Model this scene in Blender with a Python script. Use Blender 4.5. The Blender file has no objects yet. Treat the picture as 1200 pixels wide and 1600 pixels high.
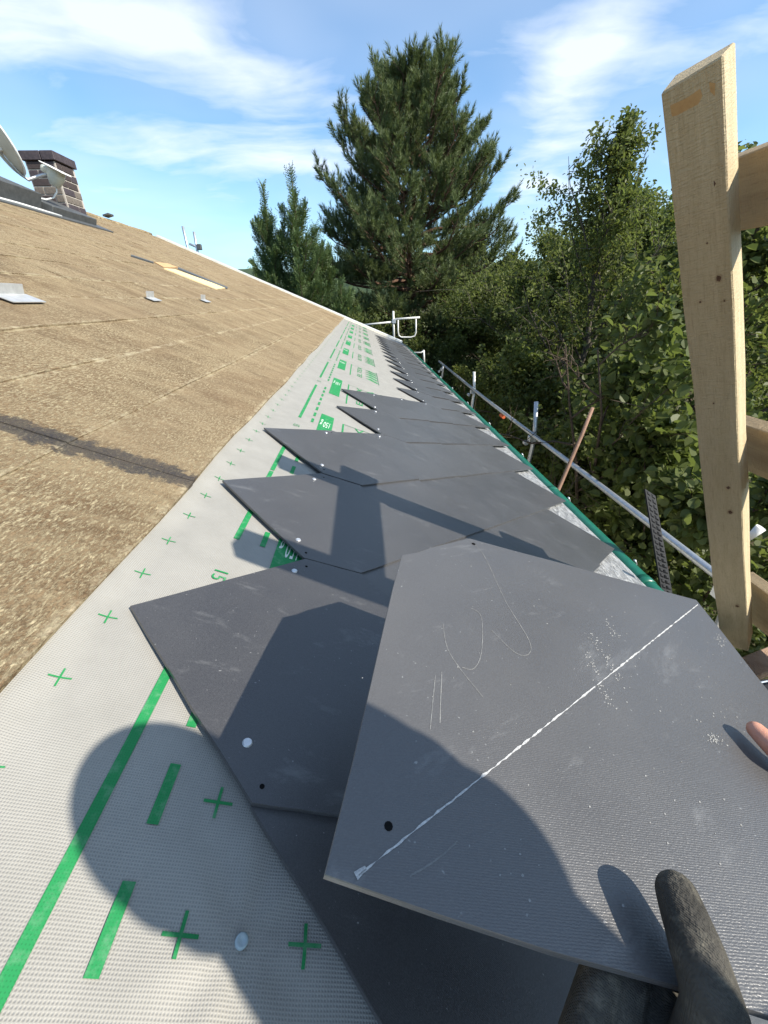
import bpy, bmesh, math, random
import numpy as np
from mathutils import Matrix, Vector
random.seed(7); rng = np.random.default_rng(11)
D = bpy.data; C = bpy.context.scene; col = C.collection
R_ = math.radians

# ------------------------------------------------------------------ camera (at the origin of the scene)
ROT = np.array([[0.99843705, -0.05224899, -0.01983678], [-0.04175282, -0.46140829, -0.88620488], [0.03715046, 0.88564803, -0.46286868]])
FPX = 634.0
cam = D.cameras.new('camera'); cam.sensor_fit = 'VERTICAL'; cam.sensor_height = 24.0; cam.lens = FPX/1600*24
cam.clip_start = 0.02; cam.clip_end = 3000
co = D.objects.new('camera', cam); col.objects.link(co)
co.matrix_world = Matrix([[ROT[0][i], -ROT[1][i], -ROT[2][i], 0] for i in range(3)] + [[0, 0, 0, 1]])
C.camera = co
# ------------------------------------------------------------------ sun and sky
SUN = np.array([-.68, .355, -.64]); SUN /= np.linalg.norm(SUN)
sl = D.lights.new('sun', 'SUN'); sl.energy = 4.7; sl.angle = R_(0.53); sl.color = (1.0, .93, .82)
so = D.objects.new('sun', sl); col.objects.link(so)
so.rotation_euler = Vector(SUN).to_track_quat('-Z', 'Y').to_euler()
C.view_settings.view_transform = 'Standard'; C.view_settings.look = 'None'
C.view_settings.exposure = 0.74; C.view_settings.gamma = 1; C.view_settings.use_curve_mapping = False
W = D.worlds.new('World'); C.world = W; W.use_nodes = True
wn = W.node_tree; wn.nodes.clear()


class NT:
    """small node-tree writer"""
    def __init__(s, t): s.t = t
    def n(s, typ, ins=None, **kw):
        nd = s.t.nodes.new(typ)
        for k, v in kw.items(): setattr(nd, k, v)
        for k, v in (ins or {}).items():
            sk = nd.inputs[k]
            if isinstance(v, bpy.types.NodeSocket): s.t.links.new(v, sk)
            else: sk.default_value = v
        return nd
    def m(s, op, a, b=0.0, c=0.0, clamp=False):
        return s.n('ShaderNodeMath', {0: a, 1: b, 2: c}, operation=op, use_clamp=clamp).outputs[0]
    def noise(s, vec, scale, detail=4, rough=.55, dist=0.0, out=0):
        return s.n('ShaderNodeTexNoise', {'Vector': vec, 'Scale': scale, 'Detail': detail, 'Roughness': rough, 'Distortion': dist}).outputs[out]
    def mapr(s, v, a, b, c=0.0, d=1.0):
        return s.n('ShaderNodeMapRange', {0: v, 1: a, 2: b, 3: c, 4: d}, clamp=True).outputs[0]
    def mix(s, f, a, b, blend='MIX'):
        nd = s.t.nodes.new('ShaderNodeMix'); nd.data_type = 'RGBA'; nd.blend_type = blend
        for i, v in ((0, f), (6, a), (7, b)):
            if isinstance(v, bpy.types.NodeSocket): s.t.links.new(v, nd.inputs[i])
            else: nd.inputs[i].default_value = v if i == 0 else (tuple(v)+(1,))[:4]
        return nd.outputs[2]
    def mapping(s, vec, scale=(1, 1, 1), rot=(0, 0, 0), loc=(0, 0, 0)):
        return s.n('ShaderNodeMapping', {'Vector': vec, 'Scale': scale, 'Rotation': rot, 'Location': loc}).outputs[0]


w = NT(wn)
sky = w.n('ShaderNodeTexSky', sky_type='NISHITA', sun_disc=False, sun_elevation=math.asin(-SUN[2]),
          sun_rotation=math.atan2(-SUN[0], -SUN[1]), altitude=300, air_density=1.0, dust_density=1.2, ozone_density=2.2)
dirv = w.n('ShaderNodeTexCoord').outputs['Generated']
xyz = w.n('ShaderNodeSeparateXYZ', {0: dirv})
den = w.m('ADD', w.m('MAXIMUM', xyz.outputs[2], 0.0), .12)
px_ = w.m('DIVIDE', xyz.outputs[0], den); py_ = w.m('DIVIDE', xyz.outputs[1], den)
pv = w.n('ShaderNodeCombineXYZ', {0: px_, 1: py_, 2: 0.0}).outputs[0]
# thin high cloud: veil + streaky wisps, the thick places where the photo has them, ordinary noise everywhere else
warp = w.noise(pv, 1.1, 3, .5, out=1)
pw = w.n('ShaderNodeVectorMath', {0: pv, 1: w.n('ShaderNodeVectorMath', {0: warp, 'Scale': .55}, operation='SCALE').outputs[0]}, operation='ADD').outputs[0]
wisp = w.noise(w.mapping(pw, (1.2, 3.2, 1), (0, 0, R_(38))), 1.3, 6, .54)
puff = w.noise(pw, 2.0, 6, .54)
body = w.m('ADD', w.m('MULTIPLY', wisp, .55), w.m('MULTIPLY', puff, .45))
mask = None
for (bx, by, sx, sy, amp) in ((-1.0, 1.78, .46, .22, .32), (-.55, 1.86, .20, .14, .13), (-.36, 2.08, .24, .13, .17), (-.80, 2.40, .42, .17, .20), (-.42, 2.72, .5, .22, .22), (.80, 1.95, .17, .40, .20),
                              (1.06, 2.6, .20, .5, .19), (.82, 1.74, .24, .18, .14), (1.30, 1.76, .2, .2, .14), (1.25, 3.2, .34, .5, .13),
                              (-1.5, 3.3, .7, .3, .06)):
    e = w.m('ADD', w.m('POWER', w.m('ABSOLUTE', w.m('DIVIDE', w.m('SUBTRACT', px_, bx), sx)), 2.0),
            w.m('POWER', w.m('ABSOLUTE', w.m('DIVIDE', w.m('SUBTRACT', py_, by), sy)), 2.0))
    g = w.m('MULTIPLY', w.m('EXPONENT', w.m('MULTIPLY', e, -1.0)), amp)
    mask = g if mask is None else w.m('ADD', mask, g)
# fade of those banks outside this stretch of sky, where plain noise cloud goes on
dens = w.mapr(w.m('ADD', body, mask), .52, .80)
dens = w.m('MULTIPLY', dens, w.mapr(xyz.outputs[2], 0.02, .16))
veil = w.m('MULTIPLY', w.mapr(w.noise(pw, .8, 3, .5), .32, .72), .30)
dens = w.m('MAXIMUM', w.m('MULTIPLY', dens, .72), veil)
skyc = w.mix(1.0, sky.outputs[0], (.76, 1.0, 1.10), 'MULTIPLY')
cl = w.mix(dens, skyc, (5.6, 5.85, 6.2))
bg = w.n('ShaderNodeBackground', {'Color': cl, 'Strength': .13})
w.n('ShaderNodeOutputWorld', {'Surface': bg.outputs[0]})

# ------------------------------------------------------------------ roof frame: d = down the slope, u = along the eaves, h = off the roof
H = 0.485
DV = np.array([0.92116467, 0, -0.38917302]); UV = np.array([0, 1., 0]); NV = np.array([0.38917302, 0, 0.92116467])
GROUND = -4.7


def roof(d, u, h=0.0):            # d, u in units of H, h in metres
    return DV*d*H + UV*u*H + NV*(-H+h)


RM = Matrix([[DV[i], UV[i], NV[i]] for i in range(3)])


def ray(x, y):
    r = ROT.T @ np.array([(x-600)/FPX, (y-800)/FPX, 1.0]); return r/np.linalg.norm(r)


def at(x, y, X=None, Y=None, Z=None):
    r = ray(x, y)
    t = X/r[0] if X is not None else (Y/r[1] if Y is not None else Z/r[2])
    return r*t


# ------------------------------------------------------------------ helpers
def props(o, label=None, cat=None, group=None, kind=None):
    if label: o['label'] = label
    if cat: o['category'] = cat
    if group: o['group'] = group
    if kind: o['kind'] = kind
    return o


WL = {}


def thing(name, loc, label, cat, group=None):
    o = D.objects.new(name, None); o.empty_display_size = .1; col.objects.link(o); o.location = loc
    WL[o.name] = np.array(loc, float)
    return props(o, label, cat, group)


def base(p):
    return WL.get(p.name, np.zeros(3)) if p else np.zeros(3)


def mesh(name, V, F, mat, parent=None, smooth=False, mats=None, mi=None):
    me = D.meshes.new(name); V = np.asarray(V, float)
    b = base(parent)
    me.from_pydata((V-b).tolist(), [], [tuple(int(i) for i in f) for f in F]); me.update()
    o = D.objects.new(name, me); col.objects.link(o)
    for m_ in (mats or [mat]): me.materials.append(m_)
    if mi is not None: me.polygons.foreach_set('material_index', np.asarray(mi, np.int32))
    if smooth: me.polygons.foreach_set('use_smooth', np.ones(len(me.polygons), bool))
    if parent: o.parent = parent; WL[o.name] = b
    return o


def big_mesh(name, V, loops_per_face, nF, mat, parent=None, rnd=None, smooth=False):
    """V (n,3): faces take consecutive vertices, loops_per_face each"""
    me = D.meshes.new(name); V = np.ascontiguousarray(V-base(parent), np.float32)
    me.vertices.add(len(V)); me.vertices.foreach_set('co', V.ravel())
    nl = nF*loops_per_face
    me.loops.add(nl); me.loops.foreach_set('vertex_index', np.arange(nl, dtype=np.int32))
    me.polygons.add(nF); me.polygons.foreach_set('loop_start', np.arange(0, nl, loops_per_face, dtype=np.int32))
    if rnd is not None:
        a = me.attributes.new('tone', 'FLOAT', 'FACE'); a.data.foreach_set('value', np.asarray(rnd, np.float32))
    me.update(calc_edges=True); me.validate()
    if smooth: me.polygons.foreach_set('use_smooth', np.ones(nF, bool))
    me.materials.append(mat)
    o = D.objects.new(name, me); col.objects.link(o)
    if parent: o.parent = parent; WL[o.name] = base(parent)
    return o


class MB:
    def __init__(s): s.V = []; s.F = []
    def add(s, V, F):
        k = len(s.V); s.V += [np.asarray(v, float) for v in V]; s.F += [tuple(i+k for i in f) for f in F]; return s
    def box(s, c, ax, ay, az):
        """centre and three half-axis vectors"""
        c, ax, ay, az = (np.asarray(v, float) for v in (c, ax, ay, az))
        V = [c+ax*i+ay*j+az*k for k in (-1, 1) for j in (-1, 1) for i in (-1, 1)]
        F = [(0, 2, 3, 1), (4, 5, 7, 6), (0, 1, 5, 4), (2, 6, 7, 3), (0, 4, 6, 2), (1, 3, 7, 5)]
        if np.dot(np.cross(ax, ay), az) < 0: F = [f[::-1] for f in F]
        return s.add(V, F)
    def tube(s, pts, r, n=10, caps=True, r2=None):
        P = [np.asarray(p, float) for p in pts]; m = len(P)
        rr = [r]*m if np.isscalar(r) else list(r)
        V = []; up = None
        for i, p in enumerate(P):
            t = P[min(i+1, m-1)]-P[max(i-1, 0)]; t = t/(np.linalg.norm(t)+1e-12)
            if up is None:
                up = np.cross(t, [0, 0, 1.]) if abs(t[2]) < .9 else np.cross(t, [1., 0, 0])
            up = up-t*(up@t); up /= np.linalg.norm(up)+1e-12
            bn = np.cross(t, up)
            for k in range(n):
                a = 2*math.pi*k/n; V.append(p+rr[i]*(math.cos(a)*up+math.sin(a)*bn))
        F = [(i*n+k, i*n+(k+1) % n, (i+1)*n+(k+1) % n, (i+1)*n+k) for i in range(m-1) for k in range(n)]
        if caps: F += [tuple(range(n))[::-1], tuple(range((m-1)*n, m*n))]
        return s.add(V, F)
    def prism(s, poly, lo, hi, frame=None):
        """poly: list of (a,b); frame maps (a,b,h) to a point"""
        fr = frame or (lambda a, b, h: np.array([a, b, h])); n = len(poly)
        V = [fr(a, b, lo) for a, b in poly]+[fr(a, b, hi) for a, b in poly]
        F = [tuple(range(n))[::-1], tuple(range(n, 2*n))]+[(i, (i+1) % n, n+(i+1) % n, n+i) for i in range(n)]
        return s.add(V, F)
    def build(s, name, mat, parent=None, smooth=False, bevel=0.0):
        o = mesh(name, s.V, s.F, mat, parent)
        if smooth:
            me = o.data
            me.polygons.foreach_set('use_smooth', np.array([len(p.vertices) == 4 for p in me.polygons]))
        if bevel:
            bm = bmesh.new(); bm.from_mesh(o.data)
            es = [e for e in bm.edges if len(e.link_faces) == 2 and e.calc_face_angle(0) > .6]
            bmesh.ops.bevel(bm, geom=es, offset=bevel, segments=1, affect='EDGES', clamp_overlap=True)
            bm.to_mesh(o.data); bm.free()
        return o


def copy_to(o, parent=None):
    c = o.copy(); col.objects.link(c)
    if parent: c.parent = parent
    for ch in list(o.children): copy_to(ch, c)
    return c


# ------------------------------------------------------------------ materials
def material(name):
    m = D.materials.new(name); m.use_nodes = True; t = m.node_tree; t.nodes.clear(); k = NT(t)
    return m, k


def finish(k, col_, rough=.6, spec=.4, metal=0.0, bump=None, bdist=.002, bstr=1.0, extra=None):
    ins = {'Base Color': col_ if isinstance(col_, bpy.types.NodeSocket) else (tuple(col_)+(1,))[:4], 'Roughness': rough, 'Metallic': metal, 'Specular IOR Level': spec}
    if bump is not None:
        ins['Normal'] = k.n('ShaderNodeBump', {'Height': bump, 'Distance': bdist, 'Strength': bstr}).outputs[0]
    ins.update(extra or {})
    p = k.n('ShaderNodeBsdfPrincipled', ins)
    k.n('ShaderNodeOutputMaterial', {'Surface': p.outputs[0]}); return p


def obj_vec(k): return k.n('ShaderNodeTexCoord').outputs['Object']


def rough_mat(name, a, b, scale=20, rough=.7, spec=.3, metal=0.0, bump=.001, detail=6):
    m, k = material(name); v = obj_vec(k); n1 = k.noise(v, scale, detail, .6)
    finish(k, k.mix(k.mapr(n1, .3, .7), a, b), rough, spec, metal, n1, bump); return m


def roof_vec(k):
    """coordinates in the roof plane, metres: x down the slope, y along the eaves"""
    g = k.n('ShaderNodeNewGeometry').outputs['Position']
    dx = k.n('ShaderNodeVectorMath', {0: g, 1: tuple(DV)}, operation='DOT_PRODUCT').outputs[1]
    dn = k.n('ShaderNodeVectorMath', {0: g, 1: tuple(NV)}, operation='DOT_PRODUCT').outputs[1]
    return k.n('ShaderNodeCombineXYZ', {0: dx, 1: k.n('ShaderNodeSeparateXYZ', {0: g}).outputs[1], 2: dn}).outputs[0]


def mat_slate(name, base_a, base_b, rough, dust, lines=True):
    m, k = material(name); v = obj_vec(k)
    info = k.n('ShaderNodeObjectInfo').outputs['Random']
    off = k.n('ShaderNodeCombineXYZ', {0: k.m('MULTIPLY', info, 17.0), 1: k.m('MULTIPLY', info, 9.0), 2: 0.0}).outputs[0]
    vo = k.n('ShaderNodeVectorMath', {0: v, 1: off}, operation='ADD').outputs[0]
    big = k.noise(vo, 5, 5, .6); fine = k.noise(vo, 900, 2, .5)
    sm = k.noise(k.mapping(vo, (1, 2.6, 1), (0, 0, .8)), 9, 7, .7, .4)
    dustm = k.m('MULTIPLY', k.mapr(sm, .58, .80), dust)
    spk = k.mapr(k.noise(vo, 260, 1, .5), .76, .82)
    c = k.mix(k.mapr(big, .3, .75), base_a, base_b)
    c = k.mix(k.m('MULTIPLY', k.mapr(fine, .35, .7), .22), c, (.16, .16, .16))
    c = k.mix(dustm, c, (.34, .34, .33))
    c = k.mix(k.m('MULTIPLY', spk, .5), c, (.45, .45, .43))
    # one slate a touch greyer than the next
    c = k.mix(k.m('MULTIPLY', info, .26), c, (.10, .098, .096))
    wv = k.n('ShaderNodeTexWave', {'Vector': k.mapping(v, (1, 1, 1), (0, 0, .62)), 'Scale': 230.0, 'Distortion': 3.0, 'Detail': 3.0, 'Detail Scale': 3.0}, bands_direction='Y').outputs[1]
    bp = k.m('ADD', k.m('MULTIPLY', fine, .7), k.m('MULTIPLY', wv, .22))
    finish(k, c, k.mapr(big, .2, .8, rough-.07, rough+.09), .95, 0, bp, .00045, .55, {'Sheen Weight': .10, 'Sheen Roughness': .45, 'Diffuse Roughness': .6})
    return m


M = {}
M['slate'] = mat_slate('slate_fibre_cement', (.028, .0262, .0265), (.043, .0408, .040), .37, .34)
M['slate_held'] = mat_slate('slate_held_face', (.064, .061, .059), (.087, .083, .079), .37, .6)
M['chalk'] = rough_mat('chalk', (.60, .60, .58), (.32, .32, .32), 420, .95, .1)
M['hole'] = rough_mat('hole_shade', (.006, .006, .006), (.01, .01, .01), 50, .9, .1)
M['nail'] = rough_mat('zinc_nail', (.62, .64, .65), (.78, .78, .78), 300, .35, .5, .7)


def mat_membrane():
    m, k = material('woven_membrane'); v = roof_vec(k)
    s = k.n('ShaderNodeSeparateXYZ', {0: v})
    P = 2*math.pi/.0026
    a = k.m('SINE', k.m('MULTIPLY', k.m('ADD', s.outputs[0], k.m('MULTIPLY', k.noise(v, 6, 2), .006)), P))
    b = k.m('SINE', k.m('MULTIPLY', k.m('ADD', s.outputs[1], k.m('MULTIPLY', k.noise(v, 5, 2), .006)), P))
    grid = k.m('MULTIPLY', k.m('ADD', a, 1.0), k.m('ADD', b, 1.0))          # 0..4 : pores
    pore = k.mapr(grid, 1.3, 3.2)
    n1 = k.noise(v, 14, 6, .6); n2 = k.noise(v, 120, 3, .6)
    c = k.mix(k.mapr(n1, .3, .7), (.272, .261, .232), (.322, .309, .276))
    c = k.mix(k.m('MULTIPLY', pore, .55), c, (.19, .19, .185))
    c = k.mix(k.m('MULTIPLY', k.mapr(n2, .55, .8), .22), c, (.30, .29, .26))
    bp = k.m('ADD', k.m('MULTIPLY', grid, -.25), k.m('MULTIPLY', n1, 2.0))
    finish(k, c, .62, .35, 0, bp, .0009, .6); return m


def mat_print(name, colr):
    m, k = material(name); v = roof_vec(k); s = k.n('ShaderNodeSeparateXYZ', {0: v}); P = 2*math.pi/.0026
    a = k.m('SINE', k.m('MULTIPLY', s.outputs[0], P)); b = k.m('SINE', k.m('MULTIPLY', s.outputs[1], P))
    g = k.mapr(k.m('MULTIPLY', k.m('ADD', a, 1.0), k.m('ADD', b, 1.0)), 1.4, 3.2)
    c = k.mix(k.m('MULTIPLY', g, .4), colr, tuple(x*.45 for x in colr))
    c = k.mix(k.m('MULTIPLY', k.mapr(k.noise(v, 60, 5, .7), .5, .75), .35), c, (.3, .42, .32))
    finish(k, c, .6, .3); return m


M['memb'] = mat_membrane()
M['print'] = mat_print('green_print', (.014, .215, .062))
M['printw'] = mat_print('white_print', (.62, .66, .60))
M['printd'] = mat_print('dark_print', (.03, .13, .06))


H_ROOF = 0.485


def mat_felt():
    m, k = material('weathered_roof_felt'); v = roof_vec(k)
    info = k.n('ShaderNodeObjectInfo').outputs['Random']
    big = k.noise(v, 1.6, 5, .6); med = k.noise(v, 9, 6, .65)
    grain = k.noise(v, 170, 4, .75)
    flk = k.noise(k.mapping(v, (1.0, .32, 1), (0, 0, R_(-24))), 230, 6, .8)
    flk2 = k.noise(k.mapping(v, (1.0, .25, 1), (0, 0, R_(14))), 140, 7, .82)
    c = k.mix(k.mapr(big, .3, .7), (.118, .074, .040), (.205, .135, .073))
    c = k.mix(k.m('MULTIPLY', k.mapr(med, .42, .66), .7), c, (.29, .208, .118))
    c = k.mix(k.m('MULTIPLY', k.mapr(grain, .46, .62), .75), c, (.065, .040, .022))
    patch = k.mapr(k.noise(v, 3.1, 4, .6), .36, .58, .38, 1.0)
    pale = k.m('MULTIPLY', k.m('MAXIMUM', k.mapr(flk, .485, .60), k.m('MULTIPLY', k.mapr(flk2, .52, .64), .8)), patch)
    c = k.mix(k.m('MULTIPLY', pale, .80), c, (.58, .49, .305))
    band = k.mapr(k.noise(k.mapping(v, (.8, 3.2, 1), (0, 0, R_(-18))), 2.6, 7, .72), .46, .66)
    c = k.mix(k.m('MULTIPLY', band, .42), c, (.42, .335, .20))
    drk = k.mapr(k.noise(k.mapping(v, (1, 2, 1), (0, 0, R_(20)), (3, 1, 0)), 3.4, 8, .75), .56, .68)
    c = k.mix(k.m('MULTIPLY', drk, .5), c, (.085, .055, .034))
    pale2 = k.mapr(k.noise(k.mapping(v, (1, .5, 1)), 12, 8, .78, .3), .66, .76)
    c = k.mix(k.m('MULTIPLY', pale2, .8), c, (.60, .54, .40))
    c = k.mix(k.m('MULTIPLY', info, .22), c, (.27, .20, .125))
    # worn pale lips where one strip laps the next
    sd = k.n('ShaderNodeSeparateXYZ', {0: v})
    ph = k.m('FRACT', k.m('ADD', k.m('DIVIDE', k.m('ADD', sd.outputs[0], k.m('MULTIPLY', k.m('SUBTRACT', k.noise(v, 5, 4), .5), .02)), .5145*H_ROOF), 40.5+.455/.5145))
    lip = k.mapr(k.m('ABSOLUTE', k.m('SUBTRACT', ph, .5)), .015, .06, 1.0, 0.0)
    lip = k.m('MULTIPLY', lip, k.mapr(k.noise(v, 16, 6, .75), .46, .6))
    c = k.mix(k.m('MULTIPLY', lip, .55), c, (.60, .52, .35))
    # tar smeared along the one seam that runs up the slope
    s = k.n('ShaderNodeSeparateXYZ', {0: v})
    dy = k.m('SUBTRACT', s.outputs[1], k.m('ADD', .845, k.m('MULTIPLY', k.m('SUBTRACT', k.noise(v, 16, 8, .8), .5), .16)))
    tar = k.m('MULTIPLY', k.mapr(k.m('ABSOLUTE', dy), .030, .043, 1.0, 0.0), k.mapr(s.outputs[0], -1.05, -.7))
    tar = k.m('MULTIPLY', tar, k.mapr(k.m('ADD', grain, k.m('MULTIPLY', med, .5)), .55, .95, 1.0, .55))
    c = k.mix(tar, c, (.050, .049, .052))
    bp = k.m('ADD', k.m('ADD', grain, k.m('MULTIPLY', med, 2.0)), k.m('MULTIPLY', pale, .5))
    finish(k, c, .93, .12, 0, bp, .006, .7); return m


M['felt'] = mat_felt()


def mat_wood(name, a, b, dark, axis, sc=1.0, rough=.68):
    """sawn softwood; axis = direction of the grain"""
    m, k = material(name); g = k.n('ShaderNodeNewGeometry').outputs['Position']
    ax = np.asarray(axis, float); ax /= np.linalg.norm(ax)
    t = np.cross(ax, [0.3, .2, .9]); t /= np.linalg.norm(t); b2 = np.cross(ax, t)
    dt = lambda vv: k.n('ShaderNodeVectorMath', {0: g, 1: tuple(vv)}, operation='DOT_PRODUCT').outputs[1]
    v = k.n('ShaderNodeCombineXYZ', {0: dt(t), 1: dt(b2), 2: k.m('MULTIPLY', dt(ax), .07)}).outputs[0]
    ring = k.noise(v, 42*sc, 5, .6, .6); fib = k.noise(v, 420*sc, 3, .7)
    saw = k.noise(k.n('ShaderNodeCombineXYZ', {0: dt(t), 1: dt(b2), 2: k.m('MULTIPLY', dt(ax), 6.0)}).outputs[0], 60*sc, 3, .6)
    c = k.mix(k.mapr(ring, .35, .65), a, b)
    c = k.mix(k.m('MULTIPLY', k.mapr(fib, .5, .72), .45), c, dark)
    c = k.mix(k.m('MULTIPLY', k.mapr(k.noise(v, 9, 4, .6), .5, .75), .4), c, dark)
    gr = k.noise(g, 14, 5, .7)
    c = k.mix(k.m('MULTIPLY', k.mapr(gr, .58, .78), .25), c, (.28, .22, .15))
    finish(k, c, rough, .3, 0, k.m('ADD', fib, k.m('MULTIPLY', saw, 1.6)), .0028, .8); return m


M['galv'] = rough_mat('galvanised_steel', (.40, .42, .44), (.58, .60, .61), 45, .42, .5, .75, .0004)
M['steel_white'] = rough_mat('pale_scaffold_steel', (.62, .62, .58), (.74, .74, .70), 30, .5, .5, .15, .0004)
M['rust'] = rough_mat('rusty_steel', (.30, .13, .08), (.42, .22, .15), 60, .7, .3, .1)
M['green_gutter'] = rough_mat('green_coated_metal', (.006, .10, .062), (.010, .135, .085), 25, .33, .5, 0, .0003)
M['blackplastic'] = rough_mat('black_plastic', (.010, .010, .011), (.02, .02, .021), 80, .6, .3)
M['orange'] = rough_mat('orange_paint', (.7, .16, .05), (.55, .12, .05), 40, .6, .3)


def mat_flash():
    m, k = material('crinkled_metal_flashing'); v = roof_vec(k)
    n1 = k.noise(k.mapping(v, (1.5, .6, 1), (0, 0, .5)), 26, 5, .65, 1.2)
    c = k.mix(k.mapr(n1, .35, .65), (.20, .20, .20), (.52, .52, .51))  # wavy white reflections of the crinkles painted into the base colour
    finish(k, c, .45, .5, .35, n1, .018, 1.0); return m


M['flash'] = mat_flash()
M['verge'] = rough_mat('pale_metal_trim', (.60, .62, .62), (.72, .74, .74), 12, .4, .5, .35, .0003)
M['tab'] = rough_mat('sheet_metal_tab', (.50, .50, .49), (.68, .68, .66), 40, .45, .5, .6, .0006)
M['ply'] = rough_mat('fresh_board', (.62, .49, .26), (.70, .57, .33), 14, .75, .2)
M['ply2'] = rough_mat('orange_board', (.50, .30, .14), (.58, .37, .19), 14, .75, .2)
M['wallp'] = rough_mat('house_render', (.55, .53, .48), (.62, .60, .55), 18, .9, .2)
M['brick'] = rough_mat('chimney_brick', (.042, .034, .034), (.070, .053, .050), 30, .75, .3, 0, .003)
M['brick2'] = rough_mat('chimney_brick_dark', (.040, .034, .040), (.075, .060, .066), 30, .7, .3, 0, .003)
M['brick3'] = rough_mat('weathered_brick', (.11, .095, .083), (.18, .155, .13), 30, .8, .2, 0, .003)
M['mortar'] = rough_mat('mortar', (.36, .33, .29), (.46, .42, .37), 60, .95, .1, 0, .002)
M['lead'] = rough_mat('dark_flashing', (.075, .08, .082), (.12, .125, .125), 20, .5, .4, .3, .002)
M['dish'] = rough_mat('aged_dish_paint', (.52, .47, .37), (.62, .57, .46), 10, .5, .4)
M['dishw'] = rough_mat('white_plastic', (.66, .66, .63), (.74, .74, .71), 20, .45, .4)
M['lnb'] = rough_mat('grey_green_plastic', (.42, .46, .42), (.52, .55, .50), 20, .45, .4)
M['skin'] = None


def mat_skin():
    m, k = material('skin'); v = obj_vec(k); n1 = k.noise(v, 60, 5, .6); n2 = k.noise(v, 700, 3, .6)
    c = k.mix(k.mapr(n1, .35, .7), (.52, .24, .16), (.62, .33, .23))
    finish(k, c, .5, .4, 0, n2, .0006, .5, {'Subsurface Weight': .12, 'Subsurface Radius': (.01, .004, .002), 'Subsurface Scale': .5}); return m


M['skin'] = mat_skin()


def mat_cloth(name, a, b, per=.0022, worn=None):
    m, k = material(name); v = obj_vec(k); s = k.n('ShaderNodeSeparateXYZ', {0: v}); P = 2*math.pi/per
    g = k.m('MULTIPLY', k.m('SINE', k.m('MULTIPLY', k.m('ADD', s.outputs[0], s.outputs[1]), P)), k.m('SINE', k.m('MULTIPLY', s.outputs[2], P)))
    n1 = k.noise(v, 45, 5, .65); n2 = k.noise(v, 420, 3, .6)
    c = k.mix(k.mapr(n1, .35, .68), a, b)
    if worn: c = k.mix(k.m('MULTIPLY', k.mapr(k.noise(v, 80, 5, .7), .5, .7), .55), c, worn)
    finish(k, c, .9, .15, 0, k.m('ADD', k.m('ADD', k.m('MULTIPLY', g, .12), n2), k.m('MULTIPLY', n1, 1.6)), .0020, .9); return m


M['glove'] = mat_cloth('knitted_glove', (.045, .043, .038), (.085, .080, .068), .0016, (.20, .185, .145))
M['jacket'] = mat_cloth('work_shirt', (.035, .04, .05), (.05, .055, .07))
M['trousers'] = mat_cloth('work_trousers', (.06, .055, .045), (.08, .075, .06))
M['hair'] = rough_mat('dark_hair', (.03, .02, .015), (.05, .035, .025), 300, .7, .3)
M['net'] = mat_cloth('blue_grey_net', (.10, .14, .18), (.20, .25, .30), .006)
M['sole'] = rough_mat('boot_leather', (.05, .035, .025), (.08, .055, .04), 60, .7, .3)


def mat_leaf(name, a, b, yellow, ytop=.9, trans=.45, rough=.5):
    m, k = material(name)
    tone = k.n('ShaderNodeAttribute', attribute_name='tone').outputs['Fac']
    c = k.mix(k.mapr(tone, 0, ytop), a, b)
    c = k.mix(k.mapr(tone, ytop, 1.0), c, yellow)
    p = k.n('ShaderNodeBsdfPrincipled', {'Base Color': c, 'Roughness': rough, 'Specular IOR Level': .28})
    tr = k.n('ShaderNodeBsdfTranslucent', {'Color': k.mix(.5, c, (.20, .26, .04))})
    ms = k.n('ShaderNodeMixShader', {0: trans, 1: p.outputs[0], 2: tr.outputs[0]})
    k.n('ShaderNodeOutputMaterial', {'Surface': ms.outputs[0]}); return m


M['leafA'] = mat_leaf('leaf_mid_green', (.096, .116, .034), (.165, .188, .062), (.30, .27, .03), .97)
M['leafB'] = mat_leaf('leaf_deep_green', (.074, .096, .030), (.128, .152, .050), (.20, .22, .03), .98)
M['leafC'] = mat_leaf('leaf_yellow_green', (.115, .135, .032), (.19, .215, .055), (.36, .32, .04), .94)
M['pine'] = mat_leaf('pine_needles', (.070, .098, .042), (.150, .185, .075), (.20, .22, .09), .90, .22, .5)
M['cyp'] = mat_leaf('cypress_sprays', (.045, .080, .030), (.095, .140, .050), (.10, .15, .05), .9, .2, .5)
M['bark'] = rough_mat('bark', (.055, .042, .032), (.12, .09, .065), 26, .95, .1, 0, .02)
M['barkg'] = rough_mat('grey_bark', (.07, .062, .05), (.13, .115, .095), 26, .95, .1, 0, .015)
M['pinebark'] = rough_mat('pine_bark', (.085, .05, .035), (.16, .10, .07), 16, .95, .1, 0, .03)


def mat_ground():
    m, k = material('woodland_floor'); v = obj_vec(k)
    n1 = k.noise(v, .5, 6, .65); n2 = k.noise(v, 7, 7, .7)
    c = k.mix(k.mapr(n1, .35, .65), (.045, .055, .020), (.075, .058, .035))
    c = k.mix(k.mapr(n2, .5, .7), c, (.11, .085, .05))
    finish(k, c, .95, .1, 0, n2, .05, 1.0); return m


M['ground'] = mat_ground()
M['hill'] = rough_mat('wooded_hillside', (.030, .048, .028), (.060, .085, .045), .35, .95, .1, 0, .8)

# ------------------------------------------------------------------ ground and hills
gx = np.concatenate([np.linspace(-400, -12, 14), np.linspace(-8, 60, 35), np.linspace(80, 500, 12)])
gy = np.concatenate([np.linspace(-400, -20, 8), np.linspace(-15, 60, 38), np.linspace(80, 500, 12)])


def gz(x, y):
    r = max(0, x-2.5)*.10 + max(0, y-14)*.02
    return GROUND + min(r, 4.0) + .12*math.sin(x*.9+1)*math.cos(y*.7)


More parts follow.
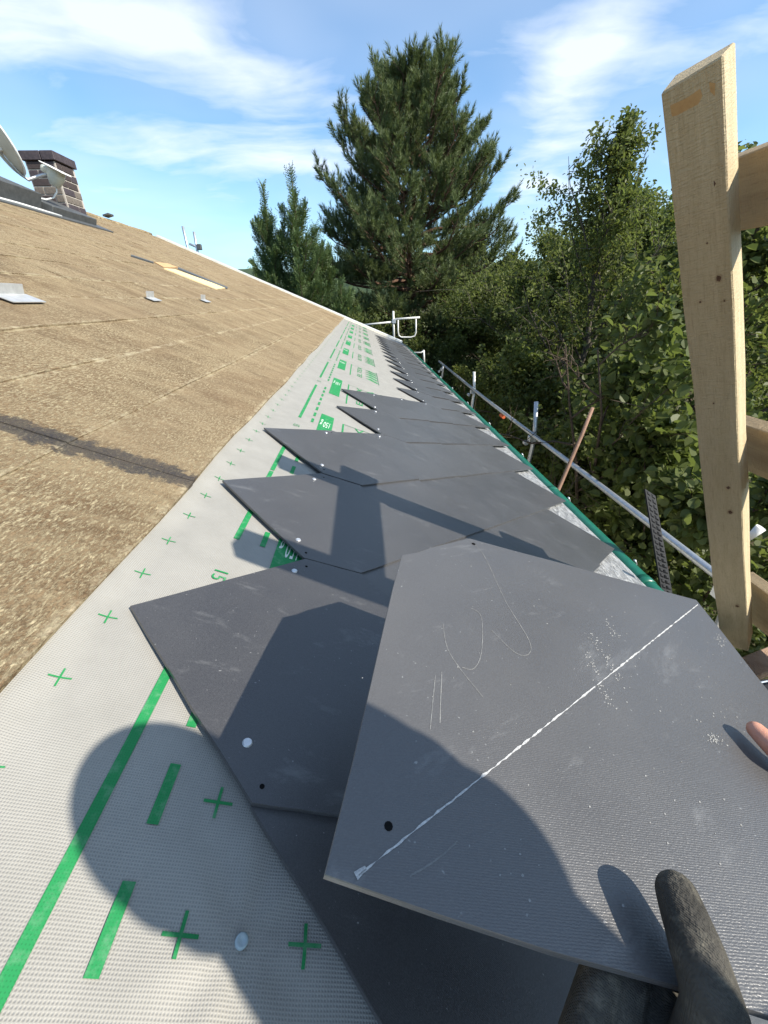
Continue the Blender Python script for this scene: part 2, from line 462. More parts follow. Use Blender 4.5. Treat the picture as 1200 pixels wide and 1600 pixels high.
V = [(x, y, gz(x, y)) for y in gy for x in gx]; nx = len(gx)
F = [(j*nx+i, j*nx+i+1, (j+1)*nx+i+1, (j+1)*nx+i) for j in range(len(gy)-1) for i in range(nx-1)]
props(mesh('ground', V, F, M['ground'], smooth=True), 'dark woodland floor below the house and the trees', 'ground', None, 'structure')
V = []; n = 90
for j in range(9):
    for i in range(n):
        a = R_(-60+200*i/(n-1)); rr = 150+j*20
        e = 16.5+4*math.sin(a*5+1)+2.0*math.sin(a*13)+1.2*math.sin(a*31+2)
        hgt = GROUND+3 + e*math.sin(min(1, j/5)*math.pi/2)
        V.append((rr*math.sin(a), rr*math.cos(a), hgt + (1.0*rng.standard_normal() if j else -6)))
F = [(j*n+i, j*n+i+1, (j+1)*n+i+1, (j+1)*n+i) for j in range(8) for i in range(n-1)]
props(mesh('hills', V, F, M['hill']), 'distant wooded hillside behind the trees', 'hills', None, 'structure')

# ------------------------------------------------------------------ the house and its roof
U0, U1 = -9.0, 22.2
house = thing('house', (-4.3, 3.0, GROUND), 'house with a half stripped roof, brown felt above and new dark slates along the eaves', 'house')
EAVE_D, RIDGE_D = 2.62, -9.25
rp = roof(RIDGE_D, 0)
# walls
mb = MB()
ex = roof(2.2, 0)[0]; y0, y1 = U0*H+.3, U1*H-.35
mb.box(((ex+(2*rp[0]-ex))/2, (y0+y1)/2, (GROUND-.3+(-1.35))/2), ((ex-(2*rp[0]-ex))/2, 0, 0), (0, (y1-y0)/2, 0), (0, 0, (-1.35-GROUND+.3)/2))
mb.build('wall', M['wallp'], house)
for yy, nm in ((y1-.15, 'gable_wall'), (y0+.15, 'gable_wall')):
    t_ = roof(RIDGE_D, 0, -.14)[2]; b0 = -1.345
    xs = [ex-.002, 2*rp[0]-ex+.002]
    zs = roof(2.2, 0, -.14)[2]
    MB().prism([(xs[1], b0), (xs[0], b0), (xs[0], zs), (rp[0], t_), (xs[1], zs)], -.12, .12, lambda a, b, h, yy=yy: np.array([a, yy+h, b])).build(nm, M['wallp'], house)
# deck boards under everything (both slopes)
mb = MB()
fr = lambda a, b, h: roof(a, b, h)
mb.prism([(RIDGE_D, U0), (EAVE_D-.04, U0), (EAVE_D-.04, U1-.1), (RIDGE_D, U1-.1)], -.07, -.014, fr)
mb.build('roof_deck', M['ply'], house)
mirror = lambda P: np.array([2*rp[0]-P[0], P[1], P[2]])
MB().prism([(RIDGE_D, U0), (RIDGE_D, U1-.1), (EAVE_D, U1-.1), (EAVE_D, U0)], -.06, .012, lambda a, b, h: mirror(roof(a, b, h))).build('rear_slope', M['felt'], house)


# membrane: a sheet that climbs onto the old covering at its upper edge
def mz(d, u):
    t = min(1, max(0, (-.365-d)/.09)); t = t*t*(3-2*t)
    wob = .0035*math.sin(u*2.3+d*1.3)*math.sin(u*.9+1)*max(0, min(1, (-.0-d)/.3))
    wob2 = .0018*math.sin(u*5.1+2*math.sin(d*6))*math.sin(d*9+u*.7)
    dim = -.0030*math.exp(-(((d-.15)/.10)**2+((u-.293)/.09)**2))
    rr = math.hypot((d-.15), (u-.293)); wr = .0022*math.exp(-(rr/.22)**2)*math.cos(7*math.atan2(u-.293, d-.15)+.6)*min(1, rr/.05)
    return .008*t+wob+1.1*wob2*(1-t)+dim+wr


ds = np.concatenate([np.linspace(-.50, -.36, 10), np.linspace(-.34, .6, 48), np.linspace(.7, 2.2, 10)])
us = np.concatenate([np.linspace(U0, -1, 10), np.linspace(-.9, 1.2, 100), np.linspace(1.24, 6, 90), np.linspace(6.2, U1-.6, 60)])
V = [roof(d, u, mz(d, u)) for u in us for d in ds]; nd = len(ds)
F = [(j*nd+i, j*nd+i+1, (j+1)*nd+i+1, (j+1)*nd+i) for j in range(len(us)-1) for i in range(nd-1)]
memb = mesh('underlay', V, F, M['memb'], house, smooth=True)
memb['label'] = 'grey woven roofing underlay with green printing'


# printing on the membrane: sheets 1 mm proud that follow it
def strip(mb, d0, d1, u0, u1, nu=None, lift=.0012, nd_=2):
    nu = nu or max(2, int((u1-u0)/.06)+1)
    uu = np.linspace(u0, u1, nu); dd = np.linspace(d0, d1, nd_)
    V = [roof(d, u, mz(d, u)+lift) for u in uu for d in dd]
    mb.add(V, [(j*nd_+i, j*nd_+i+1, (j+1)*nd_+i+1, (j+1)*nd_+i) for j in range(nu-1) for i in range(nd_-1)])


def plus(mb, d, u, s=.052, wd=.008, a=.0):
    for ang in (a, a+math.pi/2):
        c, s_ = math.cos(ang), math.sin(ang)
        k_ = 8; V = []
        for t in np.linspace(-s, s, k_+1):
            for y in (-wd/2, wd/2):
                a_, b_ = d+t*c-y*s_, u+t*s_+y*c; V.append(roof(a_, b_, mz(a_, b_)+(.0013 if ang == a else .0016)))
        mb.add(V, [(2*q, 2*q+2, 2*q+3, 2*q+1) for q in range(k_)])


def text_mesh(mb, body_, d, u, size, du, dd, lift=.0019, shear=0.0):
    """du: reading direction in (d,u); dd: up direction of the letters; size in units of H"""
    cu = D.curves.new('lettering', 'FONT'); cu.body = body_; cu.size = 1; cu.shear = shear; cu.align_x = 'CENTER'; cu.align_y = 'CENTER'; cu.resolution_u = 3
    ob = D.objects.new('lettering', cu); col.objects.link(ob)
    bpy.context.view_layer.update()
    me = D.meshes.new_from_object(ob.evaluated_get(bpy.context.evaluated_depsgraph_get()))
    V = []
    for v in me.vertices:
        x, y = v.co.x*size, v.co.y*size
        a, b = d+x*du[0]+y*dd[0], u+x*du[1]+y*dd[1]
        V.append(roof(a, b, mz(a, b)+lift))
    mb.add(V, [tuple(p.vertices) for p in me.polygons])
    D.objects.remove(ob); D.meshes.remove(me); D.curves.remove(cu)


def printed(name, mat, fn, *a, **kw):
    b_ = MB(); fn(b_, *a, **kw); return b_.build(name, mat, memb)


def poly(mb, pts): mb.add([roof(a, b, .0013+mz(a, b)) for a, b in pts], [tuple(range(len(pts)))])


PER = 1.965; G_, W_, K_ = M['print'], M['printw'], M['printd']
for k in range(-1, 10):
    o = k*PER
    if k < 0: printed('printed_line', G_, strip, -.182, -.158, -1.6, .95)
    else:
        printed('printed_line', G_, strip, -.182, -.158, 1.448+o, 2.196+o); printed('printed_line', G_, strip, -.182, -.158, 2.212+o, 2.915+o)
    for j in range(8):
        b0 = 1.447+o+j*.203-(.055 if k < 0 else 0)
        printed('printed_dash', G_, strip, -.074, -.052, b0, b0+.116)
    printed('printed_box', G_, strip, -.008, .113, .77+o, 1.80+o, nd_=4)
    printed('printed_weight', W_, text_mesh, '150 g', .052, 1.50+o, .105, (-.40, -.0), (0, -2.2), shear=.2)
    printed('printed_number', G_, text_mesh, '15', -.165, 1.202+o, .07, (0, -1), (1, 0))
    printed('printed_rule', G_, strip, .198, .214, 4.52-PER+o, 5.66-PER+o)
    printed('printed_rule', K_, strip, .214, .68, 5.652-PER+o, 5.66-PER+o, nu=2, nd_=12)
    printed('printed_rule', K_, strip, .676, .690, 4.60-PER+o, 5.83-PER+o)
    # lettering and the row of slim zig-zag trees
    printed('printed_word', G_, text_mesh, 'ELTEX', .365, 5.17-PER+o, .27, (0, 1.35), (-.42, 0))
    for q in range(5):
        c_ = 4.66-PER+o+q*.22
        printed('printed_tree', G_, poly, ((.455, c_+.11), (.665, c_+.02), (.665, c_+.13), (.60, c_+.16), (.55, c_+.22), (.52, c_+.165)))
for q in range(-4, 60):
    printed('printed_cross', G_, plus, -.380, .70+.2030*q, .024, .0040, a=.12)
for dd_, u_ in ((.047, .294), (.047, .497), (.262, .293), (.262, .09), (.045, .09), (.26, .497)):
    printed('printed_cross', G_, plus, dd_, u_, .030, .0062)
# plastic nail cap pressed into the membrane
mb = MB(); c0 = roof(.15, .293, -.0012)
for rr_, hh in ((.0105, 0), (.0105, .0022), (.007, .0034), (.0045, .0022)):
    pass
V = []; F = []; prof = [(.0055, -.001), (.0055, .0014), (.004, .0022), (.0025, .0012), (.0001, .001)]
for i, (r_, h_) in enumerate(prof):
    V += [c0+NV*h_+r_*(math.cos(2*math.pi*k/16)*DV+math.sin(2*math.pi*k/16)*UV) for k in range(16)]
F = [(i*16+k, i*16+(k+1) % 16, (i+1)*16+(k+1) % 16, (i+1)*16+k) for i in range(4) for k in range(16)]
mesh('nail_cap', V, F, rough_mat('clear_plastic_cap', (.30, .38, .40), (.42, .50, .52), 90, .15, .6), memb, smooth=True)

# old felt strips, each a piece with its own edges
rows = [-.455-.5145*i for i in range(18)]
for i in range(17):
    dlo, dhi = rows[i], rows[i+1]
    if i < 5: cuts = [U0, -2.6, 1.742, 1.742+4.4+.6*math.sin(i*2.1)]
    else: cuts = [U0+rng.random()*2]
    while cuts[-1] < U1-6: cuts.append(cuts[-1]+4.2+rng.random()*2.6)
    cuts[0] = U0; cuts[-1] = U1-.55
    for a, b in zip(cuts[:-1], cuts[1:]):
        if b-a < .4: continue
        hb = .0135+.0006*rng.standard_normal()+.001*((i % 2))
        g_ = .004
        nu = max(3, int((b-a)/.35)); poly_lo = []; poly_hi = []
        for q in range(nu+1):
            u_ = a+g_+(b-a-2*g_)*q/nu
            jl = .006*rng.standard_normal() if i else (.014*math.sin(u_*1.7)+.010*math.sin(u_*4.3+1)+.004*rng.standard_normal())
            poly_lo.append((dlo-.0005+jl*.6*(1 if i else .75), u_)); poly_hi.append((dhi-.004, u_))
        n = nu+1; V = []; rise = .0022
        for (dd_, uu_) in poly_lo: V.append(roof(dd_, uu_, hb+rise+.0015*rng.standard_normal()))
        for (dd_, uu_) in poly_hi: V.append(roof(dd_, uu_, hb-.001))
        for (dd_, uu_) in poly_lo: V.append(roof(dd_, uu_, .004))
        for (dd_, uu_) in poly_hi: V.append(roof(dd_, uu_, -.002))
        F = []
        for q in range(nu):
            F += [(q, q+1, n+q+1, n+q), (2*n+q, 2*n+q+1, q+1, q)]
        F += [(0, n, 3*n, 2*n), (n-1, 2*n+n-1, 3*n+n-1, 2*n-1)]
        mesh('felt_strip', V, F, M['felt'], house)

# slates
TH = .0052; PITCH = .455; S_, C_ = .585, .125; WH = S_-C_
HW = WH-.002
outline = [(-S_, 0), (-C_, HW), (C_, HW), (S_, 0), (C_, -HW), (-C_, -HW)]


def slate_mesh(name):
    bm = bmesh.new(); o2 = []
    prev = outline
    for i, (a, b) in enumerate(prev):
        a2, b2 = prev[(i+1) % 6]
        k = 5
        for q in range(k):
            t = q/k; j = 0.0 if q == 0 else .0016*rng.standard_normal()
            nrm = np.array([b2-b, -(a2-a)]); nrm /= np.linalg.norm(nrm)
            o2.append(((a+(a2-a)*t+nrm[0]*j)*H, (b+(b2-b)*t+nrm[1]*j)*H))
    top = [bm.verts.new((x*.9985, y*.9985, TH)) for x, y in o2]
    mid = [bm.verts.new((x, y, TH*.82)) for x, y in o2]
    bot = [bm.verts.new((x, y, 0)) for x, y in o2]
    bm.faces.new(top[::-1]); bm.faces.new(bot); n = len(o2)
    for i in range(n):
        j = (i+1) % n
        bm.faces.new((top[i], top[j], mid[j], mid[i])); bm.faces.new((mid[i], mid[j], bot[j], bot[i]))
    bmesh.ops.recalc_face_normals(bm, faces=bm.faces)
    me = D.meshes.new(name); bm.to_mesh(me); bm.free(); return me


slate_me = [slate_mesh('slate') for _ in range(5)]
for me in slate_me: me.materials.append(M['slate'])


def disc_mesh(name, r, h, mat, n=12):
    V = [(r*math.cos(2*math.pi*i/n), r*math.sin(2*math.pi*i/n), 0) for i in range(n)]+[(r*.8*math.cos(2*math.pi*i/n), r*.8*math.sin(2*math.pi*i/n), h) for i in range(n)]
    F = [tuple(range(n, 2*n))]+[(i, (i+1) % n, n+(i+1) % n, n+i) for i in range(n)]
    me = D.meshes.new(name); me.from_pydata(V, [], F); me.materials.append(mat); me.update(); return me


nail_me = disc_mesh('nail', .0058, .0016, M['nail']); hole_me = disc_mesh('hole', .0028, .0003, M['hole'], 10)
tilt = math.atan(TH*1.04/(PITCH*H))
tiles = []
for row in range(5):
    T0 = -.345+PITCH*row
    par = .949 if row % 2 == 0 else .488
    lo = {0: .94, 1: .48, 2: .0, 3: .48, 4: 2.78}[row]
    hi = {0: 2.85, 1: 5.15, 2: 5.6, 3: 19.6, 4: 20.2}[row]
    m_ = 0
    u = par-.922*2
    while u < hi:
        if u >= lo-.01: tiles.append((row, T0+S_, u))
        u += .922
for idx, (row, dc, uc) in enumerate(tiles):
    o = D.objects.new('slate', slate_me[idx % 5]); col.objects.link(o); o.parent = house
    jd, ju, jr = (.004*rng.standard_normal(), .002*rng.standard_normal(), .004*rng.standard_normal())
    # a slate is laid so that its lower point rests two slates up
    hgt = .003+.5*TH+S_*H*math.sin(tilt)
    hgt += .0009*abs(rng.standard_normal())
    Mx = Matrix.Translation(Vector(roof(dc+jd, uc+ju, hgt)-base(house))) @ (RM @ Matrix.Rotation(-0.0, 3, 'Z')).to_4x4() @ Matrix.Rotation(jr, 4, 'Z') @ Matrix.Rotation(-tilt, 4, 'Y')
    o.matrix_local = Mx
    if uc < 12:
        for sg in (-1, 1):
            for me_, nm, dx, dy in ((nail_me, 'nail', .43-S_, .345), (hole_me, 'drill_hole', .468-S_, .415)):
                if nm == 'drill_hole' and uc > 4.5: continue
                q = D.objects.new(nm, me_); col.objects.link(q); q.parent = o
                q.location = ((dx+.006*rng.standard_normal())*H, (sg*dy+.008*rng.standard_normal())*H, TH+.0002)

# eaves flashing, gutter, verge trim
ds = np.linspace(1.7, 2.70, 22); us = np.linspace(-4, U1-.3, 220)
V = [roof(d, u, .0026+.0016*math.sin(u*9+d*14)*math.sin(d*23+u*3.1)*(d < 2.66)-max(0, d-2.66)*.12) for u in us for d in ds]; nd = len(ds)
F = [(j*nd+i, j*nd+i+1, (j+1)*nd+i+1, (j+1)*nd+i) for j in range(len(us)-1) for i in range(nd-1)]
mesh('eaves_flashing', V, F, M['flash'], house, smooth=True)
gc = roof(2.765, 0, -.028)
gut = MB(); prof = []
for i in range(15):
    a = R_(-8-165*i/14); prof.append((gc[0]-.005+.048*math.cos(a), gc[2]+.048*math.sin(a)))
inner = [(gc[0]-.005+(x-gc[0]+.005)*.955, gc[2]+(z-gc[2])*.955) for x, z in prof]
pr = prof+inner[::-1]
ya, yb = -1.5, U1*H-.25
gut.prism(pr, ya, yb, lambda a, b, h: np.array([a, h, b]))
gutter = gut.build('gutter', M['green_gutter'], house, smooth=True)
bead = MB(); bead.tube([(gc[0]-.004, y, gc[2]+.012) for y in np.linspace(ya, yb, 30)], .037, 16)
bead.build('rolled_edge', M['green_gutter'], gutter, smooth=True)
for y in (1.185, 2.02, 3.2, 5.2, 7.2, 9.2):
    j = MB(); j.tube([(gc[0]-.004, y-.022, gc[2]+.012), (gc[0]-.004, y+.022, gc[2]+.012)], .0395, 16); j.build('joint_sleeve', M['green_gutter'], gutter, smooth=True)
for y in (1.31, 1.9, 2.6, 3.4, 4.2, 5.0, 5.8, 6.6):
    j = MB(); pts = [(gc[0]+.044*math.cos(a), y, gc[2]+.004+.052*math.sin(a)) for a in np.linspace(R_(50), R_(-170), 12)]
    j.tube(pts, .004, 6); j.build('gutter_bracket', M['galv'], gutter, smooth=True)
trim = MB()
trim.box((roof(EAVE_D, U1, .0)+roof(RIDGE_D, U1, .0))/2+NV*.012, (roof(EAVE_D, 0)-roof(RIDGE_D, 0))/2, UV*.07, NV*.034)
trim.build('verge_trim', M['verge'], house, bevel=.006)
rb = MB(); rb.tube([(rp[0], y, rp[2]+.016+.004*math.sin(y*7)) for y in np.linspace(U0*H, U1*H-.3, 50)], .035, 8); rb.build('ridge_capping', M['felt'], house, smooth=True)
MB().box((rp[0]+.04, U1*H-1.95, rp[2]+.09), (.05, 0, .012), (0, .09, 0), (0, 0, .012)).build('ridge_clip', M['lead'], house)

# metal tabs and the bare board
for k_, (d, u, wdt) in enumerate(((-2.50, 3.66, .085), (-2.47, 5.95, .055), (-2.42, 7.75, .055), (-2.5, 1.5, .085))):
    t = MB(); c = roof(d, u, .024); hw = wdt
    z_ = hw/.085; t.box(c+DV*.036*z_, DV*.036*z_, UV*hw, NV*.0015); t.box(c+NV*.017-DV*.004, DV*.0015, UV*hw*.9, NV*.017+DV*-.004)
    t.build('metal_tab', M['tab'], house)
def on_roof(x, y, h):
    r = ray(x, y); return r*((-H+h)/(r@NV))


def sheet(name, pix, h0, h1, mat):
    lo = [on_roof(x, y, h1)-NV*(h1-h0) for x, y in pix]; hi = [on_roof(x, y, h1) for x, y in pix]; n_ = len(pix)
    F = [tuple(range(n_))[::-1], tuple(range(n_, 2*n_))]+[(i, (i+1) % n_, n_+(i+1) % n_, n_+i) for i in range(n_)]
    o_ = mesh(name, lo+hi, F, mat, house)
    bm = bmesh.new(); bm.from_mesh(o_.data); bmesh.ops.recalc_face_normals(bm, faces=bm.faces); bm.to_mesh(o_.data); bm.free(); return o_


sheet('bare_board', [(256, 419), (273, 420.5), (354, 449.5), (338, 451.5)], .008, .022, M['ply'])
sheet('bare_board', [(241, 409), (262, 411.5), (278, 417.5), (256, 417.5)], .008, .023, M['ply2'])
sheet('lifted_edge', [(205, 397.5), (240, 409), (240, 410), (205, 399)], .012, .028, M['lead'])
sheet('lifted_edge', [(279, 417.5), (356, 448.5), (355, 450), (278, 419)], .012, .028, M['lead'])

# roof hatch strip under the chimney: dark metal upstands with flashing
sk = MB()
pA, pB = (-8.25, 10.6), (-6.85, 12.0)


def seg(d0, d1, u0, u1, h, name, mat, bev=.006):
    o_ = MB(); o_.box(roof((d0+d1)/2, (u0+u1)/2, h/2), DV*(d1-d0)/2*H, UV*(u1-u0)/2*H, NV*h/2); return o_.build(name, mat, house, bevel=bev)


seg(-8.6, -7.35, 8.6, 11.75, .17, 'roof_window_frame', M['lead'])
seg(-8.3, -7.15, 11.8, 13.55, .10, 'flashing_box', M['lead'])
seg(-8.75, -6.9, 8.3, 13.9, .030, 'flashing_sheet', M['lead'], .004)
c_ = MB(); c_.tube([roof(-7.02-.06*math.sin(q*1.3), 7+q*.6, .035) for q in range(9)], .011, 7); c_.build('white_cable', M['dishw'], house, smooth=True)

# chimney with each brick a piece
cx0, cx1 = -4.02, -3.52; cy0, cy1 = 6.30, 6.98
cx0, cx1 = at(36, 238, Y=6.6)[0], at(79, 235, Y=6.6)[0]; cy0 = 6.6; cy1 = 6.97
ztop = at(79, 236, Y=6.6)[2]; zbot = roof(-9.0, 0)[2]-.35
chim = MB().box(((cx0+cx1)/2, (cy0+cy1)/2, (ztop-.10+zbot)/2), ((cx1-cx0)/2+.009, 0, 0), (0, (cy1-cy0)/2+.009, 0), (0, 0, (ztop-.10-zbot)/2)).build('chimney', M['mortar'], house)
bh, bl, jt = .071, .225, .012
zz = ztop-.10-bh; course = 0
brick_me = {}


def brick(c, sx, sy, sz, mat, rz=0):
    key = (round(sx, 3), round(sy, 3), round(sz, 3), mat.name)
    if key not in brick_me:
        o_ = MB().box((0, 0, 0), (sx/2, 0, 0), (0, sy/2, 0), (0, 0, sz/2)).build('brick', mat, None, bevel=.004)
        brick_me[key] = o_.data; D.objects.remove(o_)
    o_ = D.objects.new('brick', brick_me[key]); col.objects.link(o_); o_.parent = chim; o_.location = np.asarray(c)-base(house)
    o_.rotation_euler = (0, 0, .01*rng.standard_normal())


while zz > zbot+.1:
    for face in range(2):
        a0, a1 = (cx0, cx1) if face == 0 else (cy0, cy1)
        p = a0 + (0 if (course+face) % 2 == 0 else -bl/2)
        while p < a1-.03:
            s0, s1 = max(a0, p), min(a1, p+bl)
            if s1-s0 > .04:
                L = s1-s0-jt; mm = M['brick'] if rng.random() < .55 else M['brick2']
                if zz < zbot+.42: mm = M['brick3'] if rng.random() < .6 else mm
                if face == 0: brick(((s0+s1)/2, cy0+.03-.012, zz+bh/2), L, .07, bh, mm)
                else: brick((cx1-.03+.012, (s0+s1)/2, zz+bh/2), .07, L, bh, mm)
            p += bl
    zz -= bh+jt; course += 1
# projecting top course
for face in range(2):
    a0, a1 = (cx0-.04, cx1+.04) if face == 0 else (cy0-.04, cy1+.04)
    p = a0
    while p < a1-.05:
        s1 = min(a1, p+.25); L = s1-p-.01
        if face == 0: brick(((p+s1)/2, cy0+.01, ztop-.045), L, .10, .09, M['brick2'])
        else: brick((cx1-.01, (p+s1)/2, ztop-.045), .098, L, .089, M['brick'] if p > cy0+.3 else M['brick2'])
        p = s1
MB().box(((cx0+cx1)/2, (cy0+cy1)/2, ztop-.05), ((cx1-cx0)/2-.03, 0, 0), (0, (cy1-cy0)/2-.03, 0), (0, 0, .06)).build('chimney_cap', M['mortar'], chim)

# ------------------------------------------------------------------ satellite dish
dc_ = at(0, 216, Y=5.75)+np.array([-.03, 0, .0]); dish = thing('satellite_dish', tuple(dc_+np.array([-.25, 0, -.55])), 'weathered cream satellite dish seen from behind beside the chimney', 'satellite dish')
dn = np.array([.63, .66, .41]); dn /= np.linalg.norm(dn)
dt_ = np.cross([0, 0, 1.], dn); dt_ /= np.linalg.norm(dt_); db = np.cross(dn, dt_)
dcen = dc_+db*.0-dt_*0.02
V = []; F = []; nr, na = 7, 36
for side, off in ((0, 0.0), (1, -.012)):
    for i in range(nr+1):
        r_ = .31*i/nr
        for k in range(na):
            a = 2*math.pi*k/na
            V.append(dcen+dt_*r_*.92*math.cos(a)+db*r_*math.sin(a)+dn*(r_*r_*.55+off-.05))
N1 = (nr+1)*na
for i in range(nr):
    for k in range(na):
        q = (i*na+k, i*na+(k+1) % na, (i+1)*na+(k+1) % na, (i+1)*na+k); F.append(q); F.append(tuple(N1+x for x in q[::-1]))
for k in range(na): F.append((nr*na+k, nr*na+(k+1) % na, N1+nr*na+(k+1) % na, N1+nr*na+k))
mesh('reflector', V, F, M['dish'], dish, smooth=True)
rim = MB(); rim.tube([dcen+dt_*.312*.92*math.cos(a)+db*.312*math.sin(a)+dn*(.31**2*.55-.054) for a in np.linspace(0, 2*math.pi, 40)], .010, 6, caps=False); rim.build('rim', M['dishw'], dish, smooth=True)
lnbp = at(80, 272, Y=5.95)
arm = MB(); p0 = dcen-db*.30-dn*.03; p1 = at(44, 281, Y=5.85); p2 = at(68, 273, Y=5.93)
arm.tube([dcen-dn*.06+db*.05, dcen-db*.18-dn*.05, p0, p1, p2, lnbp], .016, 8); arm.build('feed_arm', M['galv'], dish, smooth=True)
ln = MB(); ax_ = (dcen-lnbp); ax_ /= np.linalg.norm(ax_)
fd = np.array([.62, .55, -.56]); fd /= np.linalg.norm(fd)
q0, q1, q2 = at(74, 262, Y=5.95), at(94, 276, Y=5.95), at(84, 293, Y=5.95)
ln.tube([at(66, 262, Y=5.95), at(74, 266, Y=5.95), at(86, 272, Y=5.95)], [.035, .04, .03], 12)
ln.tube([at(88, 264, Y=5.95), at(87, 278, Y=5.95), at(86, 291, Y=5.95)], [.088, .08, .045], 12)
ln.build('feed_head', M['lnb'], dish, smooth=True)
fl = MB(); a_, b_ = at(69, 255, Y=5.9), at(104, 273, Y=5.9); mdir = (b_-a_)/2
fl.box((a_+b_)/2, mdir, np.array([0, .09, 0]), np.array([-.004, 0, .008])); fl.build('feed_cover', M['dishw'], dish, bevel=.004)
cb = MB(); cb.tube([at(88, 292, Y=5.95), at(89, 300, Y=5.95), at(84, 309, Y=5.95), at(72, 312, Y=5.9), at(55, 308, Y=5.85), at(30, 303, Y=5.8), at(0, 292, Y=5.75)], .009, 7); cb.build('cable', M['dishw'], dish, smooth=True)
mt = MB(); mt.tube([dcen-dn*.12+np.array([-.02, 0, .08]), dcen-dn*.12+np.array([-.02, 0, -.62])], .022, 10); mt.build('mast', M['galv'], dish, smooth=True)
bk = MB(); bk.box(dcen-dn*.085, dt_*.07, db*.10, dn*.045); bk.build('mount_bracket', M['dishw'], dish, bevel=.006)

# ------------------------------------------------------------------ the slate held in the hands
TM = np.array([[0.82614882, -0.51647816, 0.22522973], [0.53719511, 0.84258832, -0.03829266], [-0.16999862, 0.15262774, 0.9735529]])
TC = np.array([0.20262223, 0.25653791, -0.31936657])
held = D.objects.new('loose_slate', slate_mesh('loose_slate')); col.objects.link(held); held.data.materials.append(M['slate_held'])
held.matrix_world = Matrix.Translation(Vector(TC-TM[:, 2]*TH)) @ Matrix(TM.tolist()).to_4x4()
props(held, 'loose dark slate with a white chalk line, held up by two hands', 'roof slate')


def on_held(name, V, F, mat, smooth=False):
    me = D.meshes.new(name); me.from_pydata([tuple(v) for v in V], [], F); me.update(); me.materials.append(mat)
    o_ = D.objects.new(name, me); col.objects.link(o_); o_.parent = held; return o_


def tloc(x, y):
    r = ray(x, y); N = TM[:, 2]; P = r*((TC@N)/(r@N)); return TM.T@(P-TC)


def scratch(name, pts, wd, mat=M['chalk'], h=.0004, jit=.25):
    P = [tloc(*p)[:2] for p in pts]; V = []; F = []
    # resample
    Q = []
    for a, b in zip(P[:-1], P[1:]):
        n_ = max(2, int(np.linalg.norm(b-a)/.004))
        for t in np.linspace(0, 1, n_, endpoint=False): Q.append(a+(b-a)*t)
    Q.append(P[-1])
    for i, p in enumerate(Q):
        t = Q[min(i+1, len(Q)-1)]-Q[max(i-1, 0)]; t = t/(np.linalg.norm(t)+1e-9); nn = np.array([-t[1], t[0]])
        w_ = wd*(1+jit*rng.standard_normal())/2
        c = p+nn*wd*.12*rng.standard_normal()
        V += [(*(c-nn*w_), TH+h), (*(c+nn*w_), TH+h)]
    F = [(2*i, 2*i+2, 2*i+3, 2*i+1) for i in range(len(Q)-1)]
    return on_held(name, V, F, mat)


def smooth_pts(pts, k=6):
    out = []; P = [np.array(p, float) for p in pts]; P = [P[0]]+P+[P[-1]]
    for i in range(1, len(P)-2):
        for t in np.linspace(0, 1, k, endpoint=False):
            a, b, c, d = P[i-1], P[i], P[i+1], P[i+2]
            out.append(.5*((2*b)+(-a+c)*t+(2*a-5*b+4*c-d)*t*t+(-a+3*b-3*c+d)*t**3))
    out.append(P[-2]); return out


scratch('chalk_line', [(1090, 945), (560, 1368)], .0010, jit=.5)
scratch('chalk_smudge', [(556, 1370), (572, 1357)], .0032, jit=.5)
M['scr'] = rough_mat('fine_scratch', (.17, .17, .165), (.26, .26, .25), 300, .9, .1)
scratch('scratch', smooth_pts([(735, 845), (757, 870), (790, 940), (826, 1000), (826, 1022), (805, 1020), (768, 985)]), .00055, M['scr'], .0003)
scratch('scratch', smooth_pts([(735, 950), (752, 965), (752, 1020), (740, 1045), (722, 1043)]), .00055, M['scr'], .0003)
scratch('scratch', smooth_pts([(692, 975), (698, 1010), (715, 1040), (755, 1090)]), .00055, M['scr'], .0003)
scratch('scratch', [(690, 1050), (687, 1130)], .0006, M['scr'], .0003); scratch('scratch', [(672, 1140), (680, 1055)], .0005, M['scr'], .0003)
scratch('scratch', smooth_pts([(640, 1370), (680, 1345), (715, 1315)]), .0009, rough_mat('faint_chalk', (.17, .17, .165), (.21, .21, .205), 200, .9, .1), .0003, .1)
for hx, hy in ((740, 850), (607, 1291)):
    l = tloc(hx, hy); q = D.objects.new('drill_hole', hole_me); col.objects.link(q); q.parent = held; q.location = (l[0], l[1], TH+.0003)
    if hy > 1000: q.scale = (.95, .95, 1)
V = []; F = []
for i in range(150):
    x, y = (560+rng.random()*600, 880+rng.random()*560) if i > 70 else (1090+rng.normal()*60, 1040+rng.normal()*90)
    l = tloc(x, y)
    if abs(l[0]) > WH*H*.9 or abs(l[1]) > WH*H*.8: continue
    r_ = .0003+.0005*rng.random(); k0 = len(V)
    V += [(l[0]+r_*math.cos(a)*(1+.6*rng.random()), l[1]+r_*math.sin(a), TH+.0003) for a in np.linspace(0, 2*math.pi, 6)[:-1]]; F.append(tuple(range(k0, k0+5)))
for (sx, sy, dx, dy) in ((935, 1010, 24, 40), (925, 1040, 20, 34), (960, 1050, 18, 36), (945, 1085, 30, 40), (955, 985, 14, 26), (1125, 1000, 10, 14), (1115, 1155, 24, 10)):
    for q in range(34):
        t = rng.random(); l = tloc(sx-dx/2+dx*t+rng.normal()*3.5, sy-dy/2+dy*t+rng.normal()*3.5)
        k0 = len(V); r_ = .0003+.0006*rng.random()
        V += [(l[0]+r_*math.cos(a)*(1+1.5*rng.random()), l[1]+r_*.7*math.sin(a), TH+.0003) for a in np.linspace(0, 2*math.pi, 6)[:-1]]; F.append(tuple(range(k0, k0+5)))
